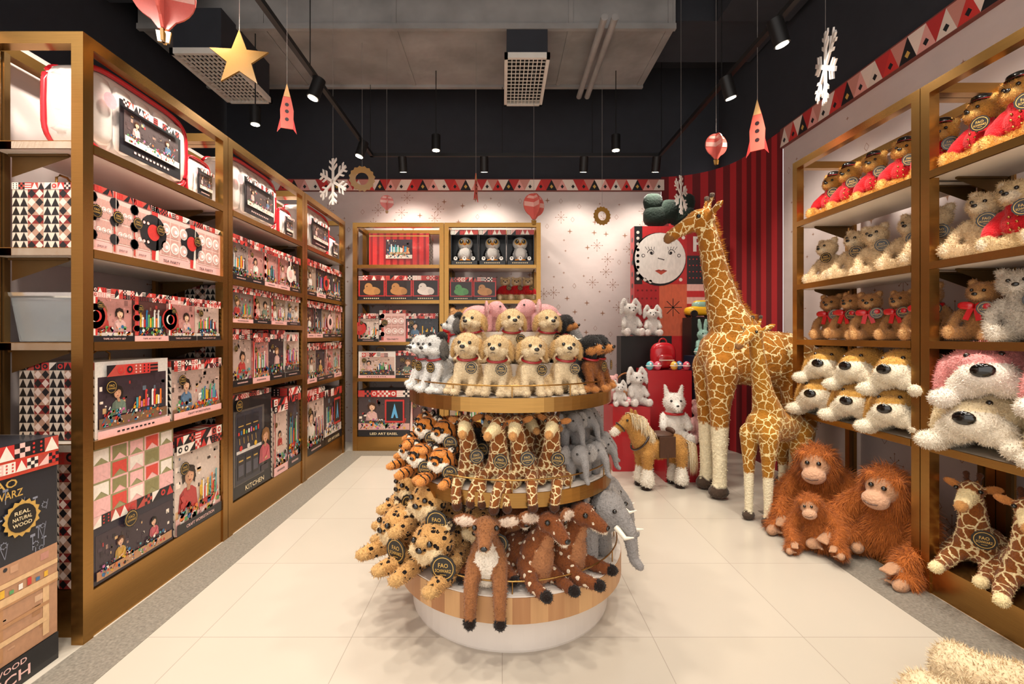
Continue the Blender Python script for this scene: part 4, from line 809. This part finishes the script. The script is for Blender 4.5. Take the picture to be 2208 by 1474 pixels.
for x in(-.09,.09):
    for q in(-.065,.065): b.tube([(x,q-.012,.032),(x,q+.012,.032)],.032,H('18161a'),0,16)
O('toy_car',b.mesh('toy_car',[MG]),None,T(2.14,5.0,1.5)@S(1.15),label='yellow rounded toy car on black podium',category='toy car')
# ---------------------------------------------------------------- room
WC='c4b7b4'
def stars(b,x0,x1,z0,z1,n,seed):
    r=random.Random(seed); P=[]
    for _ in range(n*8):
        x=r.uniform(x0+.06,x1-.06);z=r.uniform(z0+.08,z1-.08)
        if all((x-p[0])**2+(z-p[1])**2>.0135 for p in P): P.append((x,z))
        if len(P)>=n: break
    g=H('8c6650')
    for i,(x,z) in enumerate(P):
        if i%4==0:
            for j in range(8):
                a=j*math.pi/4; q=.068 if j%2==0 else .046; b.line(x,z,x+q*math.cos(a),z+q*math.sin(a),.0032,g); b.Ci(x+q*math.cos(a),z+q*math.sin(a),.006,g,1,6)
        elif i%4==1: b.St(x,z,.036,.01,g,1,4)
        elif i%4==2:
            p=[(x,z+.03),(x+.022,z),(x,z-.03),(x-.022,z)]
            for j in range(4): b.line(*p[j],*p[(j+1)%4],.0032,g)
        else: b.St(x,z,.018,.005,g,1,4)
def wall(name,M,x0,x1,z0,z1,seed,dens=14):
    b=MB(); b.M=M; b.box((x0,0,z0),(x1,.04,z1),H(WC)); stars(b,x0,x1,z0,z1,int((x1-x0)*(z1-z0)*dens),seed); return struct(name,b.mesh(name,[MW]))
wall('wall_back',T(0,5.7,0),-3.4,1.95,0,3.08,1,26)
wall('wall_left',T(-2.26,0,0)@RZ(90),.6,5.7,0,2.66,2)
wall('wall_right',T(2.66,0,0)@RZ(-90),-4.39,1.0,0,3.08,3)
def tri(b,x0,x1,z0,h=.13):
    n=round((x1-x0)/.13); w=(x1-x0)/n; b.box((x0,.0,z0-.008),(x1,.03,z0+h+.01),H('7a4038'))
    for i in range(n):
        a=x0+i*w; b.P([(a,z0),(a+w,z0),(a+w/2,z0+h)],H(('e0d0c4','c93430','18161a','e0a098')[i%4]),1); b.P([(a+w/2,z0+h),(a+w,z0),(a+w*1.5,z0+h)] if i<n-1 else [(a+w/2,z0+h),(a+w,z0),(a+w,z0+h)],H(('c8887c','e8d4c8','b83030')[i%3]),1)
        c=H('18161a') if i%4!=2 else H('c9a050'); b.P([(a+w/2,z0+.02),(a+w*.66,z0+.045),(a+w/2,z0+.07),(a+w*.34,z0+.045)],c,2)
b=MB(); b.M=T(0,5.67,0); tri(b,-3.4,1.98,3.08); struct('trim_1',b.mesh('trim_1',[MW]))
b=MB(); b.M=T(2.63,0,0)@RZ(-90); tri(b,-4.39,1.0,3.08,.16); struct('trim_2',b.mesh('trim_2',[MW]))
b=MB(); pts=[(1.95,5.69)]
for j in range(1,13):
    a=rad(90-j*7.5); pts.append((1.95+.69*math.cos(a),5.01+.68*math.sin(a)))
pts.append((2.65,4.38)); seg=[]
for p,q in zip(pts[:-1],pts[1:]):
    k=1 if math.dist(p,q)<.3 else 7
    for i in range(k): seg.append(((p[0]+(q[0]-p[0])*i/k,p[1]+(q[1]-p[1])*i/k),(p[0]+(q[0]-p[0])*(i+1)/k,p[1]+(q[1]-p[1])*(i+1)/k)))
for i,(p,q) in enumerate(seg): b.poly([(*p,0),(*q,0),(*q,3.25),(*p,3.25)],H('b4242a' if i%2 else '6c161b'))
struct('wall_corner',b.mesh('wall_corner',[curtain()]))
def slab(name,a,c,mat): b=MB(); b.box(a,c); return struct(name,b.mesh(name,[mat]))
slab('wall_back_upper',(-3.4,5.72,3.22),(3.2,5.8,4.7),DARK); slab('wall_right_upper',(2.67,-1,3.26),(2.75,5.72,4.7),DARK); slab('wall_left_upper',(-3.5,.6,0),(-3.42,5.8,4.7),DARK)
slab('ceiling',(-3.5,-1,4.6),(2.75,5.8,4.7),CHAR)
slab('floor',(-3.5,-1.5,-.05),(3.5,5.8,0),FLOOR)
b=MB(); b.box((-1.76,.5,0.0),(-1.53,5.24,.002)); b.box((-1.53,5.03,0),(1.1,5.24,.002)); b.box((1.9,.5,0),(2.16,3.45,.002)); struct('trim_3',b.mesh('trim_3',[TERR]))
def thing(name,b,mats,label,cat,M=None,**k): return O(name,b.mesh(name,mats),None,M,label=label,category=cat,**k)
b=MB(); b.box((-3.3,4.2,4.1),(1.57,5.2,4.6))
for x in(-2.2,-1.0,.6,1.5): b.box((x,4.19,4.09),(x+.04,5.21,4.56))
b.box((-3.3,5.17,4.07),(1.57,5.21,4.12)); b.box((-3.3,4.18,4.07),(1.57,4.22,4.12))
thing('air_duct',b,[DUCT],'wide grey insulated air duct under dark ceiling','air duct')
b=MB(); b.box((1.6,4.3,4.22),(2.64,4.95,4.6)); thing('air_duct',b,[DARK],'dark duct branch running to the side wall','air duct')
b=MB(); b.box((1.95,2.6,4.15),(2.6,4.2,4.6)); thing('air_duct',b,[DARK],'dark painted duct box near the wall','air duct')
b=MB(); b.box((-3.3,.8,4.1),(-2.6,3.9,4.6)); thing('air_duct',b,[DARK],'dark painted duct along the wall','air duct')
def diff(x0,x1,y0,y1,z,top):
    b=MB(); b.box((x0+.02,y0+.02,z+.05),(x1-.02,y1-.02,top),mi=1); b.box((x0,y0,z),(x1,y0+.03,z+.05)); b.box((x0,y1-.03,z),(x1,y1,z+.05)); b.box((x0,y0,z),(x0+.03,y1,z+.05)); b.box((x1-.03,y0,z),(x1,y1,z+.05))
    n=int((x1-x0-.06)/.036)
    for i in range(1,n): xx=x0+.03+(x1-x0-.06)*i/n; b.box((xx-.004,y0+.02,z+.006),(xx+.004,y1-.02,z+.02))
    n=int((y1-y0-.06)/.06)
    for i in range(1,n): yy=y0+.03+(y1-y0-.06)*i/n; b.box((x0+.02,yy-.003,z+.012),(x1-.02,yy+.003,z+.02))
    b.box((x0+.025,y0+.025,z+.044),(x1-.025,y1-.025,z+.049),mi=2)  # black sheet behind the slats, shade of the vent's inside put in as colour
    thing('air_vent',b,[GRILL,DARK,VSHADE],'rectangular ceiling air vent with pale slatted grille','air vent',group='air vents')
diff(-2.83,-2.38,3.94,4.8,3.7,4.1); diff(.02,.43,4.17,5.05,3.8,4.1)
for x in(.86,.95): b=MB(); b.tube([(x,3.9,3.98),(x,5.2,3.98)],.03,n=12); thing('ceiling_pipe',b,[DUCT],'grey round pipe below duct','pipe',group='pipes')
for y,z in((3.6,4.35),(3.3,4.45)): b=MB(); b.tube([(-3.3,y,z),(2.6,y,z)],.035,n=12); thing('ceiling_pipe',b,[DARK],'black painted service pipe','pipe',group='pipes')
b=MB()
for a,c in(((-1.45,.5),(-1.45,5.15)),((-1.45,5.15),(1.75,5.15)),((1.75,5.15),(1.75,.5))):
    x0,x1=sorted((a[0],c[0]));y0,y1=sorted((a[1],c[1])); b.box((x0-.018,y0-.018,3.29),(x1+.018,y1+.018,3.325))
for x,y in((-1.45,2),(-1.45,3.5),(-1.45,5.1),(0,5.15),(1.0,5.15),(1.75,5.1),(1.75,3.7),(1.75,2.2)): b.tube([(x,y,3.32),(x,y,4.06 if 4.1<y<5.2 and x<1.6 else 4.6)],.004,n=6)
thing('lighting_track',b,[BLK],'black suspended lighting track with thin hanger rods','lighting track')
cb=MB(); cb.tube([(0,0,0),(0,0,.16)],.047,n=20); CAN=cb.mesh('lamp_body',[BLK])
lb=MB(); lb.poly([(.037*math.cos(j*math.pi/8),.037*math.sin(j*math.pi/8),-.004) for j in range(16)]); LEN=lb.mesh('lamp_lens',[LENS])
WARM=(1,.9,.77)
def lamp(x,y,z,tgt,power,kind='spotlight',ang=95,rod=0):
    d=Vector(tgt)-Vector((x,y,z)); M=T(x,y,z)@(-d).to_track_quat('Z','Y').to_matrix().to_4x4()
    o=O(kind,CAN,None,M,label='black cylinder lamp with bright round lens',category='lamp',group='ceiling lamps'); O('lamp_lens',LEN,o)
    if rod:
        rb=MB(); rb.tube([(0,0,.16),(0,0,4.6-z)],.005,n=6); O('rod',rb.mesh('rod',[BLK]),o)
    else:
        rb=MB(); rb.tube([(0,0,.1),tuple(M.inverted()@Vector((x,y,3.3)))],.01,n=6); O('bracket',rb.mesh('bracket',[BLK]),o)
    L=bpy.data.lights.new('lamp_light','SPOT'); L.energy=power; L.color=WARM; L.spot_size=rad(ang); L.spot_blend=.7; L.shadow_soft_size=.07
    O('lamp_light',L,o,T(0,0,-.03))
PW=78
for y,ty in((1.3,1.9),(2.3,2.4),(3.55,3.3),(4.7,4.4)): lamp(-1.45,y,3.12,(-2.0,ty,1.2),PW*1.25,ang=115)
for y,ty in((1.2,1.6),(2.1,2.2),(2.9,2.9),(3.55,3.7)): lamp(1.75,y,3.12,(2.35,ty,1.2),PW*.85,ang=110)
for x in(-1.1,-.2,.9,1.7): lamp(x,5.15,3.12,(x,5.65,1.6),36 if x>.5 else 46,ang=120)
for x,y in((-.7,4.9),(1.2,4.9),(-2.29,4.3)): lamp(x,y,3.26,(x,y,0),40,'pendant_lamp',110,1)
for x,y in((-.85,2.4),(.95,2.3),(0,3.0),(-.5,.6),(.6,.6),(0,1.4)): lamp(x,y,4.0,(x*.7,y+.1,0),78,'pendant_lamp',95,1)  # added lamps above the view, never seen; they give general fill light
# ---------------------------------------------------------------- hanging ornaments
def orn(name,b,x,y,z,lab,rot=0,mats=None,top=.1):
    o=thing(name,b,mats or [MG],lab,'hanging ornament',T(x,y,z)@RZ(rot),group='hanging ornaments'); s=MB(); s.tube([(0,0,top),(0,0,(4.08 if 4.2<y<5.2 and x<1.57 else 4.58)-z)],.0015,n=5); O('string',s.mesh('string',[STRG]),o)
def starp(R0,R1,n): return [((R0 if j%2==0 else R1)*math.sin(math.pi*j/n),(R0 if j%2==0 else R1)*math.cos(math.pi*j/n)) for j in range(2*n)]
GOLD=H('a07632')
b=MB(); b.prism(starp(.15,.062,5),-.006,.006,H('80602a')); orn('star_ornament',b,-1.36,2.4,2.73,'flat gold five pointed star on string',8,[MG],.14)
def rocket(s):
    b=MB(); c=H('cc5e50'); b.M=S(s); b.prism([(-.05,-.16),(.05,-.16),(.055,.0),(.035,.1),(0,.24),(-.035,.1),(-.055,.0)],-.006,.006,c); b.prism([(-.05,-.06),(-.05,-.16),(-.08,-.2)],-.005,.005,H('c93430')); b.prism([(.05,-.06),(.08,-.2),(.05,-.16)],-.005,.005,H('c93430'))
    b.prism([(0,.24),(.028,.12),(-.028,.12)],-.0075,.0075,H('d0a870'))
    b.M=S(s)@T(0,-.0065,0)
    for z in(-.08,-.01,.05): b.Ci(0,z,.016,H('2a1a1c'),1,14)
    b.M=Matrix(); return b
orn('rocket_ornament',rocket(.68),-1.3,2.8,2.66,'flat pink cardboard rocket with three portholes',22); orn('rocket_ornament',rocket(.88),1.76,3.2,2.72,'flat pink cardboard rocket with three portholes',-40); orn('rocket_ornament',rocket(.6),-.25,4.4,2.7,'flat pink cardboard rocket seen at an angle',70)
def balloon(s,c1='cc5e54',c2='dca89c'):
    b=MB(); b.M=S(s)
    for a in(0,90):
        b.M=S(s)@RZ(a); b.prism([(.13*math.cos(2*math.pi*j/28),.13*math.sin(2*math.pi*j/28)) for j in range(28)],-.005,.005,H(c1)); b.prism([(-.125,-.02),(.125,-.02),(.125,.03),(-.125,.03)],-.007,.007,H(c2)); b.prism([(-.095,.07),(.095,.07),(.07,.1),(-.07,.1)],-.007,.007,H(c2))
        b.prism([(-.05,-.12),(.05,-.12),(.02,-.16),(-.02,-.16)],-.006,.006,H(c1)); b.prism([(-.03,-.17),(.03,-.17),(.022,-.22),(-.022,-.22)],-.006,.006,GOLD)
    b.M=Matrix(); return b
orn('balloon_ornament',balloon(1.0),-1.57,2.15,2.88,'large pink interlocking card hot air balloon',20); orn('balloon_ornament',balloon(.5),-1.12,4.5,2.6,'small pink and white card hot air balloon',20); orn('balloon_ornament',balloon(.85),.3,4.4,2.54,'coral card hot air balloon',25); orn('balloon_ornament',balloon(.68),1.66,3.6,2.78,'striped pink card hot air balloon',5)
def flake(s):
    b=MB(); w=H('e0dad4')
    for j in range(6):
        b.M=S(s)@RY(60*j); b.prism([(-.011,0),(.011,0),(.011,.19),(-.011,.19)],-.005,.005,w)
        for zz,l in((.08,.05),(.13,.045)):
            for q in(-1,1): b.prism([(0,zz),(q*l,zz+l*.8),(q*l,zz+l*.8+.02),(0,zz+.02)],-.004,.004,w)
    b.M=Matrix(); return b
orn('snowflake_ornament',flake(1.05),-1.46,4.0,2.63,'white six armed card snowflake',-34); orn('snowflake_ornament',flake(.9),1.6,4.15,2.56,'white six armed card snowflake',50); orn('snowflake_ornament',flake(1.15),2.0,2.87,2.96,'white six armed card snowflake seen edge on',70)
def gear(s):
    b=MB(); n=32; o=[((.13+.015*(j%2))*math.cos(2*math.pi*j/n)*s,(.13+.015*(j%2))*math.sin(2*math.pi*j/n)*s) for j in range(n)]; i_=[(.07*s*math.cos(2*math.pi*j/n),.07*s*math.sin(2*math.pi*j/n)) for j in range(n)]
    for j in range(n):
        k=(j+1)%n
        for y in(-.005,.005): b.poly([(o[j][0],y,o[j][1]),(o[k][0],y,o[k][1]),(i_[k][0],y,i_[k][1]),(i_[j][0],y,i_[j][1])],GOLD)
        b.poly([(o[j][0],-.005,o[j][1]),(o[k][0],-.005,o[k][1]),(o[k][0],.005,o[k][1]),(o[j][0],.005,o[j][1])],GOLD); b.poly([(i_[j][0],-.005,i_[j][1]),(i_[k][0],-.005,i_[k][1]),(i_[k][0],.005,i_[k][1]),(i_[j][0],.005,i_[j][1])],GOLD)
    return b
orn('gear_ornament',gear(.85),-1.33,4.4,2.79,'flat gold gear shaped ring on string',10,[MG]); orn('gear_ornament',gear(.65),.99,4.6,2.49,'flat gold gear shaped ring on string',15,[MG])
# ---------------------------------------------------------------- world, camera
w=bpy.data.worlds.new('World'); sc.world=w; w.use_nodes=True; bg=w.node_tree.nodes['Background']; bg.inputs[0].default_value=(1,.94,.88,1); bg.inputs[1].default_value=1.4
cd=bpy.data.cameras.new('Camera'); cam=bpy.data.objects.new('Camera',cd); COL.objects.link(cam); cam.location=(0,0,1.3); cam.rotation_euler=(rad(90),0,0)
cd.sensor_width=36; cd.lens=36*1000/2208; cd.shift_x=.0095; cd.shift_y=-.0059; cd.clip_start=.05; sc.camera=cam
sc.view_settings.view_transform='Standard'; sc.view_settings.look='None'; sc.view_settings.exposure=.36
